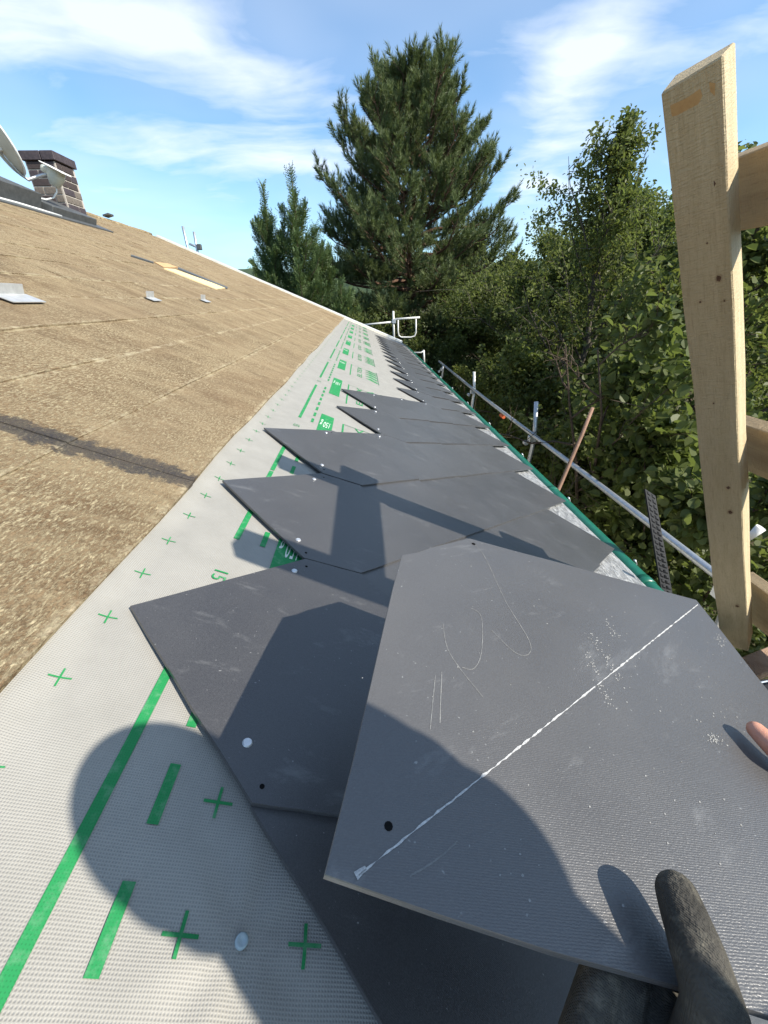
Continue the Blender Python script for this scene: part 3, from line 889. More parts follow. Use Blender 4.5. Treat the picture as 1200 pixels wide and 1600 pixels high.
on_held('dust_specks', V, F, rough_mat('pale_dust', (.22, .22, .21), (.34, .34, .33), 400, .95, .1))['kind'] = 'stuff'

# ------------------------------------------------------------------ timber guard rail (leaning inwards)
P0 = np.array([.4845, .767, .2807]); P1 = np.array([1.1737, .925, -.9825])
pax = P0-P1; plen = np.linalg.norm(pax); pax /= plen
M['post'] = mat_wood('sawn_post', (.47, .37, .215), (.56, .45, .275), (.30, .215, .115), pax)
M['rail'] = mat_wood('sawn_rail', (.40, .295, .165), (.48, .365, .21), (.26, .17, .09), (0, 1, 0))
M['knot'] = rough_mat('knot', (.08, .04, .025), (.14, .08, .05), 200, .8, .2)
psi = R_(50)
nf = np.array([-math.sin(psi), -math.cos(psi), 0]); nf -= pax*(nf@pax); nf /= np.linalg.norm(nf)
ns = np.cross(nf, pax); ns /= np.linalg.norm(ns)
if ns[0] < 0: ns = -ns
guard = thing('timber_guard_rail', (P1[0], P1[1], P1[2]-.05), 'pale sawn timber post with three rails leaning beside the eaves', 'guard rail')
PW, PT = .035, .036


def post(off):
    o_ = MB(); top = P0+off; bot = P1+off-pax*.03
    slant = ns*PW*2*.55
    V = []
    for end, p in ((0, bot), (1, top)):
        for i, j in ((-1, -1), (1, -1), (1, 1), (-1, 1)):
            q = p+ns*PW*i-nf*PT*j
            if end: q = q+pax*(.001*i)+pax*.006*rng.standard_normal()*.5
            V.append(q)
    # extra rings so that the edges waver like sawn timber
    ring = 9; VV = []
    for r_ in range(ring+1):
        t = r_/ring
        for i in range(4):
            q = V[i]*(1-t)+V[4+i]*t
            if 0 < r_ < ring: q = q+ns*.0012*rng.standard_normal()+nf*.0010*rng.standard_normal()
            VV.append(q)
    F = [(r_*4+i, r_*4+(i+1) % 4, r_*4+4+(i+1) % 4, r_*4+4+i) for r_ in range(ring) for i in range(4)]+[(3, 2, 1, 0), (ring*4, ring*4+1, ring*4+2, ring*4+3)]
    o_.add(VV, F)
    return o_.build('post', M['post'], guard, bevel=.0022)


pst = post(np.zeros(3)); post(np.array([0, -.457, 0.0]))


def on_post(x, y, face=None):
    """point of the post's front face on this view ray"""
    c = P0+nf*PT; r = ray(x, y); return r*((c@nf)/(r@nf))


for (x, y, r_) in ((1110, 290, .0068), (1123, 435, .0045), (1098, 215, .0022), (1094, 472, .002), (1128, 700, .0045), (1138, 762, .005), (1141, 800, .0055), (1152, 947, .005), (1105, 380, .0016), (1132, 470, .0016), (1115, 630, .002)):
    c = on_post(x, y); V = [c+nf*.0006+r_*(math.cos(a)*ns*.8+math.sin(a)*pax)*(1+.15*rng.standard_normal()) for a in np.linspace(0, 2*math.pi, 11)[:-1]]
    mesh('knot', V, [tuple(range(10))], M['knot'], pst)
    V2 = [c+nf*.0004+r_*1.7*(math.cos(a)*ns*.7+math.sin(a)*pax)*(1+.1*rng.standard_normal()) for a in np.linspace(0, 2*math.pi, 11)[:-1]]
    mesh('knot_ring', V2, [tuple(range(10))], M['rail'], pst)
M['resin'] = rough_mat('resin_stain', (.42, .24, .09), (.50, .31, .13), 120, .5, .4)
for pts in (((1047, 165), (1075, 152), (1094, 138), (1098, 150), (1088, 168), (1068, 178), (1050, 182)), ((1108, 128), (1118, 130), (1117, 150), (1110, 143))):
    mesh('resin_stain', [on_post(*p)+nf*.0005 for p in pts], [tuple(range(len(pts)))], M['resin'], pst)


def rail(pt_top, pt_bot, s, length=.56):
    a = ray(*pt_top); b = ray(*pt_bot)
    # place at the far face of the post
    def onaxis(r):
        A = np.array([r, pax]).T; sol = np.linalg.lstsq(A, P0, rcond=None)[0]; return r*sol[0]
    A_, B_ = onaxis(a)*s, onaxis(b)*s
    hv = (A_-B_)/2; c = (A_+B_)/2
    hv = np.array([hv[0], 0, hv[2]])
    th = np.cross(hv, [0, 1., 0]); th = th/np.linalg.norm(th)*.016
    if th[0] < 0: th = -th
    o_ = MB(); y1_ = c[1]+.045; o_.box(np.array([c[0], y1_-length/2, c[2]])+th, hv, (0, length/2, 0), th)
    return o_.build('rail', M['rail'], guard, bevel=.002)


rail((1152, 246), (1153, 362), 1.08); rail((1171, 667), (1176, 740), 1.07); rail((1183, 917), (1188, 985), 1.06)

# ------------------------------------------------------------------ scaffold on the garden side
sc = thing('scaffold_rail', (1.95, 4.0, GROUND), 'long galvanised scaffold tube on uprights running beside the green gutter', 'scaffold')
tz = -1.43
tb = MB(); tb.tube([(1.95, y, tz+.012*math.sin(y*.7)) for y in np.linspace(.9, 10.9, 24)], .0242, 12); tb.build('guard_tube', M['galv'], sc, smooth=True)
upr = []
for k_, (pxx, top_y) in enumerate(((835, 628), (741, 581), (692, 569))):
    b_ = at(pxx, {835: 685, 741: 612, 692: 577}[pxx], X=2.0); top = at(pxx+(3 if pxx == 835 else 0), top_y, Y=b_[1])
    lean = .05
    t_ = MB(); t_.tube([(b_[0]-.25, b_[1], GROUND), (b_[0], b_[1], b_[2]), tuple(top)], .0242, 12); t_.build('upright', M['galv'] if pxx != 741 else M['steel_white'], sc, smooth=True)
    cpl = MB(); cpl.box((1.972, b_[1], b_[2]+.0), (.045, 0, 0), (0, .034, 0), (0, 0, .036)); cpl.tube([(1.90, b_[1]-.03, b_[2]-.05), (1.90, b_[1]+.03, b_[2]-.05)], .03, 8); cpl.build('coupler', M['galv'], sc, bevel=.008)
op = at(785, 650, X=1.95)
MB().tube([op+np.array([0, -.06, 0]), op+np.array([0, .06, 0])], .0265, 10).build('orange_mark', M['orange'], sc, smooth=True)
# foot of the standard behind the timber post
cpb = at(1132, 925, X=1.98); MB().box(cpb, (.05, 0, 0), (0, .04, 0), (0, 0, .045)).tube([cpb+np.array([-.02, -.03, -.05]), cpb+np.array([.03, .03, .05])], .035, 9).build('coupler', M['galv'], sc, bevel=.01)
br = MB(); br.tube([at(1145, 925, X=2.0), at(1122, 985, X=1.75), at(1100, 1060, X=1.5)], .0242, 10); br.build('brace_tube', rough_mat('dirty_tube', (.36, .32, .25), (.48, .44, .36), 30, .6, .3, .2), sc, smooth=True)

# pale steel gate frame at the far gable
g0 = at(616, 530, Y=11.35); gate = thing('scaffold_gate', tuple(g0), 'white steel scaffold post with a hooped gate bracket at the far gable', 'scaffold')
Yg = 11.35; Pg = lambda x, y: at(x, y, Y=Yg)
t_ = MB(); t_.tube([Pg(616, 545), Pg(614.5, 486)], .026, 10); t_.build('upright', M['steel_white'], gate, smooth=True)
t_ = MB(); t_.tube([Pg(566, 508), Pg(614, 503)], .022, 8); t_.build('side_tube', M['steel_white'], gate, smooth=True)
t_ = MB(); t_.tube([Pg(614, 499), Pg(656, 496)], .024, 8); t_.build('top_tube', M['steel_white'], gate, smooth=True)
t_ = MB(); t_.tube([Pg(p, q) for p, q in ((622, 499), (622, 517), (623, 524), (627, 527), (642, 527), (648, 525), (650, 520), (650, 498))], .018, 8); t_.build('hoop', M['steel_white'], gate, smooth=True)
t_ = MB(); t_.box(Pg(615.5, 502), (.05, 0, 0), (0, .04, 0), (0, 0, .05)); t_.build('coupler', M['galv'], gate, bevel=.008)
e0 = at(663, 562, Y=11.0); endf = thing('scaffold_tubes', tuple(e0), 'small pale scaffold end frame at the far end of the gutter', 'scaffold')
Pe = lambda x, y: at(x, y, Y=11.0)
t_ = MB(); t_.tube([Pe(663, 572), Pe(662, 547)], .024, 8); t_.build('upright', M['steel_white'], endf, smooth=True)
t_ = MB(); t_.tube([Pe(644, 551), Pe(658, 551), Pe(662, 548)], .018, 8); t_.build('cross_tube', M['steel_white'], endf, smooth=True)
# poles beyond the ridge
rz0 = at(297, 400, Y=11.9); rfr = thing('scaffold_tubes', tuple(rz0), 'two slim scaffold poles with a cross bar standing beyond the ridge', 'scaffold')
Pr = lambda x, y: at(x, y, Y=11.9)
for a_, b_ in (((285.5, 353.5), (302, 425)), ((303, 362), (314, 425))):
    t_ = MB(); t_.tube([Pr(*b_), Pr(*a_)], .032, 8); t_.build('pole', M['galv'], rfr, smooth=True)
t_ = MB(); t_.tube([Pr(296, 381), Pr(310, 387)], .026, 8); t_.build('cross_bar', M['galv'], rfr, smooth=True)
t_ = MB(); t_.box(Pr(311.5, 386), (.05, 0, 0), (0, .05, 0), (0, 0, .06)); t_.build('coupler', M['lead'], rfr, bevel=.01)

# ------------------------------------------------------------------ small things by the eaves
M['stake'] = mat_wood('brown_stake', (.25, .145, .095), (.32, .19, .13), (.15, .08, .05), (0, 0, 1))
s0, s1 = at(926, 637, Y=2.55), at(868, 775, Y=2.35)
st = MB(); dv = s1-s0; st.tube([s0, s0+dv*.3+np.array([.004, 0, 0]), s1, s1+dv*1.2], [.011, .012, .0125, .0125], 9)
props(st.build('wooden_stake', M['stake'], None, smooth=True), 'thin reddish brown stake leaning against the galvanised tube', 'stake')
a0, a1, b0, b1 = at(1007, 764, Y=1.42), at(1023, 775, Y=1.42), at(1033, 925, Y=1.22), at(1050, 930, Y=1.22)
strap = MB(); nn = np.cross(a1-a0, b0-a0); nn /= np.linalg.norm(nn)
rowsN = 14; ext = 1.6
strap_t = thing('plastic_strip', tuple(b0+(b0-a0)*.5), 'black dimpled plastic strip standing up beside the end of the gutter', 'strip')
sp = MB()
L0, L1 = a0, a0+(b0-a0)*ext; Rr0, Rr1 = a1, a1+(b1-a1)*ext
sp.add([L0+nn*.003, Rr0+nn*.003, Rr1+nn*.003, L1+nn*.003, L0-nn*.003, Rr0-nn*.003, Rr1-nn*.003, L1-nn*.003], [(0, 1, 2, 3), (7, 6, 5, 4), (0, 4, 5, 1), (1, 5, 6, 2), (2, 6, 7, 3), (3, 7, 4, 0)])
sp.build('strip_body', M['blackplastic'], strap_t)
dmp = MB()
for i in range(30):
    t = (i+.5)/30
    l = L0+(L1-L0)*t; r_ = Rr0+(Rr1-Rr0)*t
    for f_ in (.27, .73):
        f2 = f_ + (.0 if i % 2 else .0)
        c = l+(r_-l)*f2; wv = (r_-l)*.17; hv_ = (L1-L0)/30*.33
        k0 = nn*(.003 if ((-c)@nn) > 0 else -.003)
        o3 = nn*(.006 if ((-c)@nn) > 0 else -.006)
        dmp.add([c-wv-hv_+k0, c+wv-hv_+k0, c+wv+hv_+k0, c-wv+hv_+k0, c-wv*.5-hv_*.5+o3, c+wv*.5-hv_*.5+o3, c+wv*.5+hv_*.5+o3, c-wv*.5+hv_*.5+o3],
                [(4, 5, 6, 7), (0, 1, 5, 4), (1, 2, 6, 5), (2, 3, 7, 6), (3, 0, 4, 7)])
dmp.build('dimple', M['blackplastic'], strap_t)['kind'] = 'stuff'
M['plank'] = mat_wood('scaffold_plank', (.34, .22, .15), (.42, .29, .20), (.24, .15, .10), (1, -.3, 0))
pa, pb, pc_ = at(1148, 1030, Z=-1.02), at(1215, 1003, Z=-1.02), at(1165, 1060, Z=-1.02)
pe1 = (pb-pa)/np.linalg.norm(pb-pa); pe2 = np.array([-pe1[1], pe1[0], 0]);
if pe2[1] > 0: pe2 = -pe2
pl = MB(); pcn = pa+pe1*.5-pe1*.12; wpl = abs((pc_-pa)@pe2)/2*1.1
pl.box(pcn+pe2*wpl+np.array([0, 0, -.017]), pe1*.62, pe2*wpl, (0, 0, .015))
props(pl.build('scaffold_plank', M['plank'], None, bevel=.003), 'short brown plank lying below the foot of the timber post', 'plank')
# netting behind the plank
nt = MB(); V = []
nq0 = at(1203, 1072, Z=-1.25)+np.array([.12, -.28, 0])
for i in range(14):
    y = nq0[1]-.35+.05*i
    nt.tube([(nq0[0]-.15+.05*j, y+.010*math.sin(j*1.7+i), nq0[2]-.015*math.sin(j*.9+i*.6)) for j in range(16)], .0032, 4, caps=False)
for j in range(16):
    x = nq0[0]-.15+.05*j
    nt.tube([(x+.012*math.sin(i*1.9+j), nq0[1]-.35+.05*i, nq0[2]-.015*math.sin(j*.9+i*.6)) for i in range(14)], .0032, 4, caps=False)
props(nt.build('safety_net', rough_mat('pale_net_cord', (.42, .48, .55), (.55, .60, .66), 90, .8, .2), None), 'pale knotted safety net hanging under the brown plank', 'net', None, 'thing')
MB_ = MB(); MB_.box((nq0[0]+.25, nq0[1]-.05, nq0[2]-.07), (.45, 0, 0), (0, .40, 0), (0, 0, .02))
props(MB_.build('rubber_mat', M['blackplastic'], None, bevel=.004), 'dark mat on the scaffold deck under the safety net', 'mat')
cu_ = at(1180, 832, Y=1.06); ax3 = np.array([.3, -.2, .93]); ax3 /= np.linalg.norm(ax3)
V = []; F = []; pro = [(.009, -.028), (.0145, .022), (.0134, .022), (.008, -.026)]
t1 = np.cross(ax3, [0, 1, 0]); t1 /= np.linalg.norm(t1); t2 = np.cross(ax3, t1)
for r_, h_ in pro: V += [cu_+ax3*h_+r_*(math.cos(2*math.pi*k/20)*t1+math.sin(2*math.pi*k/20)*t2) for k in range(20)]
F = [(i*20+k, i*20+(k+1) % 20, (i+1)*20+(k+1) % 20, (i+1)*20+k) for i in range(3) for k in range(20)]+[tuple(range(20))[::-1], tuple(range(60, 80))]
props(mesh('plastic_cup', V, F, M['dishw'], None, smooth=True), 'small white tapered cup tucked behind the timber post', 'cup')

# ------------------------------------------------------------------ the person kneeling with the slate
def capsules(segs, voxel, name, smooth_it=6):
    """segs: (p, q, rp, rq) tapered capsules or (centre, rx, ry, rz, rot) ellipsoids -> one skin"""
    bm = bmesh.new()
    for s_ in segs:
        if len(s_) == 4 and not np.isscalar(s_[1]):
            p, q, r1, r2 = np.asarray(s_[0], float), np.asarray(s_[1], float), s_[2], s_[3]
            ax = q-p; L = np.linalg.norm(ax); ax = ax/(L+1e-9)
            t = np.cross(ax, [.31, .47, .83]); t /= np.linalg.norm(t); b = np.cross(ax, t)
            prof = [(-r1*math.cos(a), r1*math.sin(a), p) for a in np.linspace(.12, math.pi/2, 6)]+[(r2*math.sin(a), r2*math.cos(a), q) for a in np.linspace(0, math.pi/2-.12, 6)]
            n_ = 20; rings = []
            for (h_, r_, o_) in prof:
                rings.append([bm.verts.new(o_+ax*h_+r_*(math.cos(2*math.pi*k/n_)*t+math.sin(2*math.pi*k/n_)*b)) for k in range(n_)])
            for i in range(len(rings)-1):
                for k in range(n_): bm.faces.new((rings[i][k], rings[i][(k+1) % n_], rings[i+1][(k+1) % n_], rings[i+1][k]))
            bm.faces.new(rings[0][::-1]); bm.faces.new(rings[-1])
        else:
            c, rx, ry, rz, rot = s_
            mt = Matrix.Translation(Vector(c)) @ rot.to_4x4() @ Matrix.Diagonal((rx, ry, rz, 1))
            bmesh.ops.create_uvsphere(bm, u_segments=24, v_segments=16, radius=1, matrix=mt)
    bmesh.ops.recalc_face_normals(bm, faces=bm.faces)
    me = D.meshes.new(name); bm.to_mesh(me); bm.free()
    o_ = D.objects.new(name, me); col.objects.link(o_)
    md = o_.modifiers.new('r', 'REMESH'); md.mode = 'VOXEL'; md.voxel_size = voxel
    sm_ = o_.modifiers.new('s', 'SMOOTH'); sm_.iterations = smooth_it; sm_.factor = .5
    bpy.context.view_layer.update()
    m2 = D.meshes.new_from_object(o_.evaluated_get(bpy.context.evaluated_depsgraph_get()))
    D.objects.remove(o_); D.meshes.remove(me); m2.name = name
    m2.polygons.foreach_set('use_smooth', np.ones(len(m2.polygons), bool))
    return m2


def link_part(name, me, mats, parent, chooser=None):
    for m_ in mats: me.materials.append(m_)
    if chooser:
        cen = np.zeros(len(me.polygons)*3); me.polygons.foreach_get('center', cen)
        me.polygons.foreach_set('material_index', np.array([chooser(c) for c in cen.reshape(-1, 3)], np.int32))
    b_ = base(parent)
    co_ = np.zeros(len(me.vertices)*3); me.vertices.foreach_get('co', co_); me.vertices.foreach_set('co', (co_.reshape(-1, 3)-b_).ravel()); me.update()
    o_ = D.objects.new(name, me); col.objects.link(o_); o_.parent = parent; WL[o_.name] = b_; return o_


TN = TM[:, 2]


def tile_pt(x, y, up=0.0):
    r = ray(x, y); P = r*((TC@TN)/(r@TN)); return P+TN*up


E1 = np.array([.46278875, .8864686, 0]); E2 = np.array([-.56790098, .29647772, .76784728])
head_c = .110*E1-.169*E2-SUN*.36
face = np.array([-.80, .42, -.42]); face /= np.linalg.norm(face)
side = np.cross(face, [0, 0, 1.]); side /= np.linalg.norm(side); crown = np.cross(side, face)
HR = Matrix([[face[i], side[i], crown[i]] for i in range(3)])
person = thing('person', (.62, -.22, roof(1.6, 0)[2]), 'kneeling person in dark work clothes, glove and bare thumb gripping the loose slate', 'person')
back = -np.array([-.88, .46, 0])
sv = lambda a, b, k_: a*E1+b*E2-SUN*k_
neck_b = sv(.074, -.315, .43)
pelvis = np.array([.66, -.27, -.50]); top_c = sv(.08, -.45, .44); chest = top_c*.55+pelvis*.45
rs = sv(.235, -.475, .41); ls = sv(-.085, -.455, .47)
lh = tile_pt(1120, 1640, -.012)+np.array([0, -.02, -.012]); rh = tile_pt(1330, 1290, -.012)
lel = np.array([.36, -.20, -.44]); rel = np.array([.62, .16, -.40])
lkn, rkn = np.array([.22, -.22, roof(0.5, 0)[2]-.02]), np.array([.42, .02, roof(.9, 0)[2]+.03])
lkn[2] = -.527-.4225*lkn[0]+.075; rkn[2] = -.527-.4225*rkn[0]+.075
lft, rft = np.array([.60, -.50, 0]), np.array([.80, -.18, 0])
for q in (lft, rft): q[2] = -.527-.4225*q[0]+.075
I3 = Matrix.Identity(3)
body_me = capsules([
    (head_c, .094, .067, .103, HR), (head_c+face*.035-crown*.045, .062, .058, .062, HR), (head_c+face*.085-crown*.075, .024, .026, .018, HR),
    (head_c+face*.098-crown*.008, head_c+face*.112-crown*.035, .009, .014),
    (head_c+side*.067-crown*.012, .018, .007, .030, HR), (head_c-side*.067-crown*.012, .018, .007, .030, HR),
    (head_c-crown*.05, neck_b, .046, .043), (sv(.09, -.352, .43), sv(.142, -.42, .42), .043, .056), (sv(.06, -.36, .43), sv(.02, -.43, .45), .038, .05), (neck_b, top_c, .043, .075),
    (top_c, chest, .085, .12), (rs*.6+top_c*.4, chest+E1*.05, .07, .13), (ls*.6+top_c*.4, chest-E1*.05, .07, .13), (chest, pelvis, .135, .15), (pelvis+E1*.07, pelvis-E1*.07, .13, .13),
    (rs, top_c, .056, .06), (ls, top_c, .056, .06),
    (rs, rel, .053, .042), (rel, rh+np.array([.06, .0, -.01]), .042, .028), (ls, lel, .053, .042), (lel, lh, .042, .029),
    (pelvis-E1*.09, lkn, .088, .060), (lkn, lft, .058, .042), (pelvis+E1*.09, rkn, .088, .060), (rkn, rft, .058, .042),
    (lft, lft+np.array([.07, -.06, -.02]), .045, .036), (rft, rft+np.array([.07, -.06, -.02]), .045, .036)], .011, 'body')


def cloth_of(c):
    hd = np.linalg.norm(c-head_c)
    if hd < .15: return 0
    dl = min(np.linalg.norm(c-lft), np.linalg.norm(c-rft))
    if dl < .10: return 3
    if np.linalg.norm(c-rh) < .10: return 0
    for a, b in ((pelvis, lkn), (pelvis, rkn), (lkn, lft), (rkn, rft)):
        t = np.clip((c-a)@(b-a)/((b-a)@(b-a)), 0, 1)
        if np.linalg.norm(c-(a+(b-a)*t)) < .125 and not (t < .02 and c[2] > pelvis[2]+.03): return 2
    return 1


link_part('body', body_me, [M['skin'], M['jacket'], M['trousers'], M['sole']], person, cloth_of)
hair_me = capsules([(head_c+crown*.018-face*.016, .096, .073, .096, HR), (head_c-face*.06-crown*.03, .05, .068, .06, HR)], .008, 'hair', 3)
link_part('hair', hair_me, [M['hair']], person)
for sg in (-1, 1):
    e = head_c+face*.088+side*.031*sg-crown*.004
    mb = MB(); bmx = bmesh.new(); bmesh.ops.create_uvsphere(bmx, u_segments=10, v_segments=8, radius=.011, matrix=Matrix.Translation(Vector(e)))
    me = D.meshes.new('eye'); bmx.to_mesh(me); bmx.free(); link_part('eye', me, [M['dishw']], person)
mesh('mouth', [head_c+face*.101-crown*.062+side*x+crown*y for x, y in ((-.022, 0), (0, .004), (.022, 0), (0, -.006))], [(0, 1, 2, 3)], rough_mat('lips', (.35, .12, .10), (.42, .16, .13), 90, .5, .3), person)


def finger(pts, radii): return [(pts[i], pts[i+1], radii[i], radii[i+1]) for i in range(len(pts)-1)]


# left hand in a knitted glove: thumb on the face, four fingers under it
th_tip, th_mid, th_base = tile_pt(1022, 1424, .024), tile_pt(1056, 1500, .019), tile_pt(1096, 1590, .012)
th_root = tile_pt(1140, 1690, -.022)
segs = finger([th_tip, th_mid, th_base, th_root], [.0108, .0128, .0135, .018])
under = lambda x, y, dn_: tile_pt(x, y, -dn_)
palm = under(1120, 1760, .040)
for (bx, by), (mx, my), (tx, ty), r_ in (((985, 1740), (950, 1620), (962, 1500), .0118), ((1035, 1735), (1000, 1610), (1010, 1480), .0118),
                                         ((1110, 1740), (1080, 1600), (1070, 1490), .0095), ((1160, 1740), (1145, 1630), (1135, 1540), .0085)):
    segs += finger([under(bx, by, .040), under(mx, my, .030), under(tx, ty, .0165)], [r_*1.1, r_, r_*.85])
    segs += [(palm, under(bx, by, .040), .017, r_*1.15)]
segs += [(palm, th_root, .018, .016), (palm, lh+np.array([.02, -.04, -.03]), .022, .030)]
gl = link_part('glove', capsules(segs, .0024, 'glove', 5), [M['glove']], person)
gl['label'] = 'dark knitted work glove, its thumb on the slate'
# right hand, bare: thumb on top near the edge
tb_tip, tb_mid, tb_base = tile_pt(1166, 1154, .013), tile_pt(1206, 1196, .0135), tile_pt(1275, 1240, .012)
segs = finger([tb_tip, tb_mid, tb_base, rh+TN*.012], [.0072, .0092, .0098, .015])
for (bx, by), (mx, my), (tx, ty), r_ in (((1330, 1190), (1270, 1160), (1220, 1130), .0085), ((1350, 1230), (1290, 1200), (1230, 1175), .009), ((1370, 1275), (1310, 1250), (1250, 1225), .0085), ((1390, 1330), (1340, 1300), (1290, 1275), .0075)):
    segs += finger([under(bx, by, .026), under(mx, my, .020), under(tx, ty, .0135)], [r_*1.1, r_, r_*.85]); segs += [(rh, under(bx, by, .026), .016, r_*1.1)]
segs += [(rh, rh+np.array([.06, 0, -.01]), .021, .026)]
link_part('bare_hand', capsules(segs, .0024, 'bare_hand', 5), [M['skin']], person)
nl = tb_tip+TN*.0070+(tb_mid-tb_tip)/np.linalg.norm(tb_mid-tb_tip)*.004
f1 = (tb_mid-tb_tip)/np.linalg.norm(tb_mid-tb_tip); f2 = np.cross(TN, f1)
# ------------------------------------------------------------------ trees
def leaf_verts(P, T, Nn, L, Wd, fold=.25):
    """six-point leaf: two quads folded along the midrib -> (n, 8, 3) as two quads"""
    B = np.cross(Nn, T); L = L[:, None]; Wd = Wd[:, None]
    a = P; tip = P+T*L-Nn*L*.12
    r1 = P+T*L*.35+B*Wd*.5+Nn*Wd*fold; r2 = P+T*L*.75+B*Wd*.34+Nn*Wd*fold*.5
    l1 = P+T*L*.35-B*Wd*.5+Nn*Wd*fold; l2 = P+T*L*.75-B*Wd*.34+Nn*Wd*fold*.5
    return np.stack([a, r1, r2, tip, a, tip, l2, l1], 1)


def round_leaf_verts(P, T, Nn, L, Wd, fold=.18):
    B = np.cross(Nn, T); L = L[:, None]; Wd = Wd[:, None]; tip = P+T*L-Nn*L*.16; out = [[], []]
    for si, sg in ((0, 1), (1, -1)):
        ring = [P]+[P+T*L*a+B*Wd*b*sg+Nn*(Wd*fold*b*2-L*.10*a*a) for a, b in ((.04, .26), (.28, .50), (.60, .46), (.84, .24))]+[tip]
        out[si] = ring if sg > 0 else ring[::-1]
    return np.stack(out[0]+out[1], 1)


def unit(v): return v/(np.linalg.norm(v, axis=-1, keepdims=True)+1e-9)


def broadleaf(loc, top, rad, n_leaf, leaf, mat, bark, label, name='broadleaf_tree', cat='tree', group='trees beyond the scaffold', low=.15, stems=1, ratio=.72, seed=0, upright=.5, trunk_r=.11, spread=.16, droop=.35, limbs=26):
    g = np.random.default_rng(seed)
    z0 = gz(loc[0], loc[1])-.1; loc = np.array([loc[0], loc[1], z0]); Ht = top-z0
    t = thing(name, tuple(loc), label, cat, group)
    tr = MB(); tips = []
    for s_ in range(stems):
        a0 = g.random()*6.28; lean = (.05 if stems == 1 else .22)
        pts = [loc+np.array([math.cos(a0)*lean*Ht*(k/7)**1.3+.05*g.standard_normal()*(k > 0)*Ht*.12, math.sin(a0)*lean*Ht*(k/7)**1.3+.05*g.standard_normal()*(k > 0)*Ht*.12, Ht*.93*k/7]) for k in range(8)]
        tr.tube(pts, [trunk_r*(1-.85*k/7)/(1 if stems == 1 else 1.6) for k in range(8)], 8)
        nl = max(6, limbs//stems)
        for i in range(nl):
            f = low+(1-low)*(i+.5)/nl
            q = f*7; k = min(6, int(q)); p = pts[k]+(pts[k+1]-pts[k])*(q-k)
            az = i*2.39996+g.random()*.9+s_
            prof = (math.sin(min(1, (f-low)/(1-low)*1.05+.12)*math.pi))**.6*(1-.25*f)
            Lb = rad*(.35+.85*prof)*(.75+.5*g.random())
            el = upright*(.35+1.0*f)+.2*g.standard_normal()
            d_ = np.array([math.cos(az)*math.cos(el), math.sin(az)*math.cos(el), math.sin(el)])
            lp = [p]
            for m_ in range(1, 6):
                d2 = unit(d_+np.array([0, 0, -.12*droop*m_+.12*upright*m_])+.14*g.standard_normal(3)); lp.append(lp[-1]+d2*Lb/5)
            br_ = trunk_r*.34*(1-.6*f)
            tr.tube(lp, [br_*(1-.85*m_/5) for m_ in range(6)], 5, caps=False)
            for m_ in range(2, 6):
                for rpt in range(3):
                    w_ = lp[m_]+(lp[m_-1]-lp[m_])*g.random()
                    d3 = unit(unit(lp[m_]-lp[m_-1])*.7+.75*g.standard_normal(3)+np.array([0, 0, .18]))
                    Lt = Lb*.30*(.6+.8*g.random()); tp = w_+d3*Lt
                    tr.tube([w_, w_+d3*Lt*.5+.02*g.standard_normal(3), tp], [br_*.22+.002, br_*.16+.0015, .0015], 3, caps=False)
                    tips.append((w_, tp))
    tr.build('trunk', bark, t, smooth=True)
    tips = np.array(tips); k = len(tips)
    idx = g.integers(0, k, n_leaf); f = g.random(n_leaf)**.7
    A = tips[idx, 0]; Bt = tips[idx, 1]; dirs = unit(Bt-A)
    P = A+(Bt-A)*(f*1.08)[:, None]+spread*rad*.30*g.standard_normal((n_leaf, 3))
    keep = ~((P[:, 0] < 2.35) & (P[:, 1] < 12)); P = P[keep]; dirs = dirs[keep]; idx = idx[keep]; n_leaf = len(P)
    T = unit(dirs*.5+g.standard_normal((n_leaf, 3))*.7+np.array([0, 0, -.35*droop]))
    N0 = np.array([0, 0, 1.])+.55*g.standard_normal((n_leaf, 3)); N0 = unit(N0-T*np.sum(N0*T, 1, keepdims=True))
    L = leaf*(.42+.95*g.random(n_leaf)); rnd_ = ratio > .83; Vx = (round_leaf_verts if rnd_ else leaf_verts)(P, T, N0, L, L*ratio)
    clump = g.random(k)
    tone = np.clip(.55*clump[idx]+.5*g.random(n_leaf)-.02, 0, 1)
    big_mesh('crown', Vx.reshape(-1, 3), 6 if rnd_ else 4, n_leaf*2, mat, t, np.repeat(tone, 2), smooth=rnd_)
    return t


def on(az, r): return (r*math.sin(R_(az)), r*math.cos(R_(az)))


LA, LB, LC = M['leafA'], M['leafB'], M['leafC']
broadleaf(on(35, 5.2), -.1, 1.5, 13000, .088, LB, M['bark'], 'large leaved young tree with round dark leaves behind the timber post', seed=1, ratio=.92, upright=.45, low=.1, trunk_r=.07, stems=2)
broadleaf(on(42, 7.4), 1.25, 2.0, 17000, .085, LA, M['bark'], 'tall leafy tree at the right edge behind the timber rails', seed=2, ratio=.8)
broadleaf(on(26.5, 9.3), 2.55, 1.9, 17000, .075, LA, M['barkg'], 'slender tree with upright loose shoots rising above its neighbours left of the post', seed=3, ratio=.55, upright=.95, low=.25, spread=.1, limbs=34, droop=.1)
broadleaf(on(22, 13.0), 1.25, 2.5, 24000, .085, LA, M['barkg'], 'broad tree with a rounded pale top right of the pine', seed=4, ratio=.6)
broadleaf(on(30, 12.8), 1.9, 2.6, 19000, .085, LB, M['bark'], 'dark tree filling the gap behind the slender tree', seed=5)
broadleaf(on(15.5, 15.5), .0, 2.6, 22000, .09, LB, M['bark'], 'dark spreading tree under the right side of the pine', seed=6)
broadleaf(on(38, 11.5), 1.5, 2.4, 22000, .085, LA, M['bark'], 'mid green tree behind the tall one at the right edge', seed=7)
broadleaf(on(23, 8.3), -.85, 1.7, 17000, .085, LB, M['bark'], 'bushy dark tree between the scaffold tube and the pine', seed=8, low=.08)
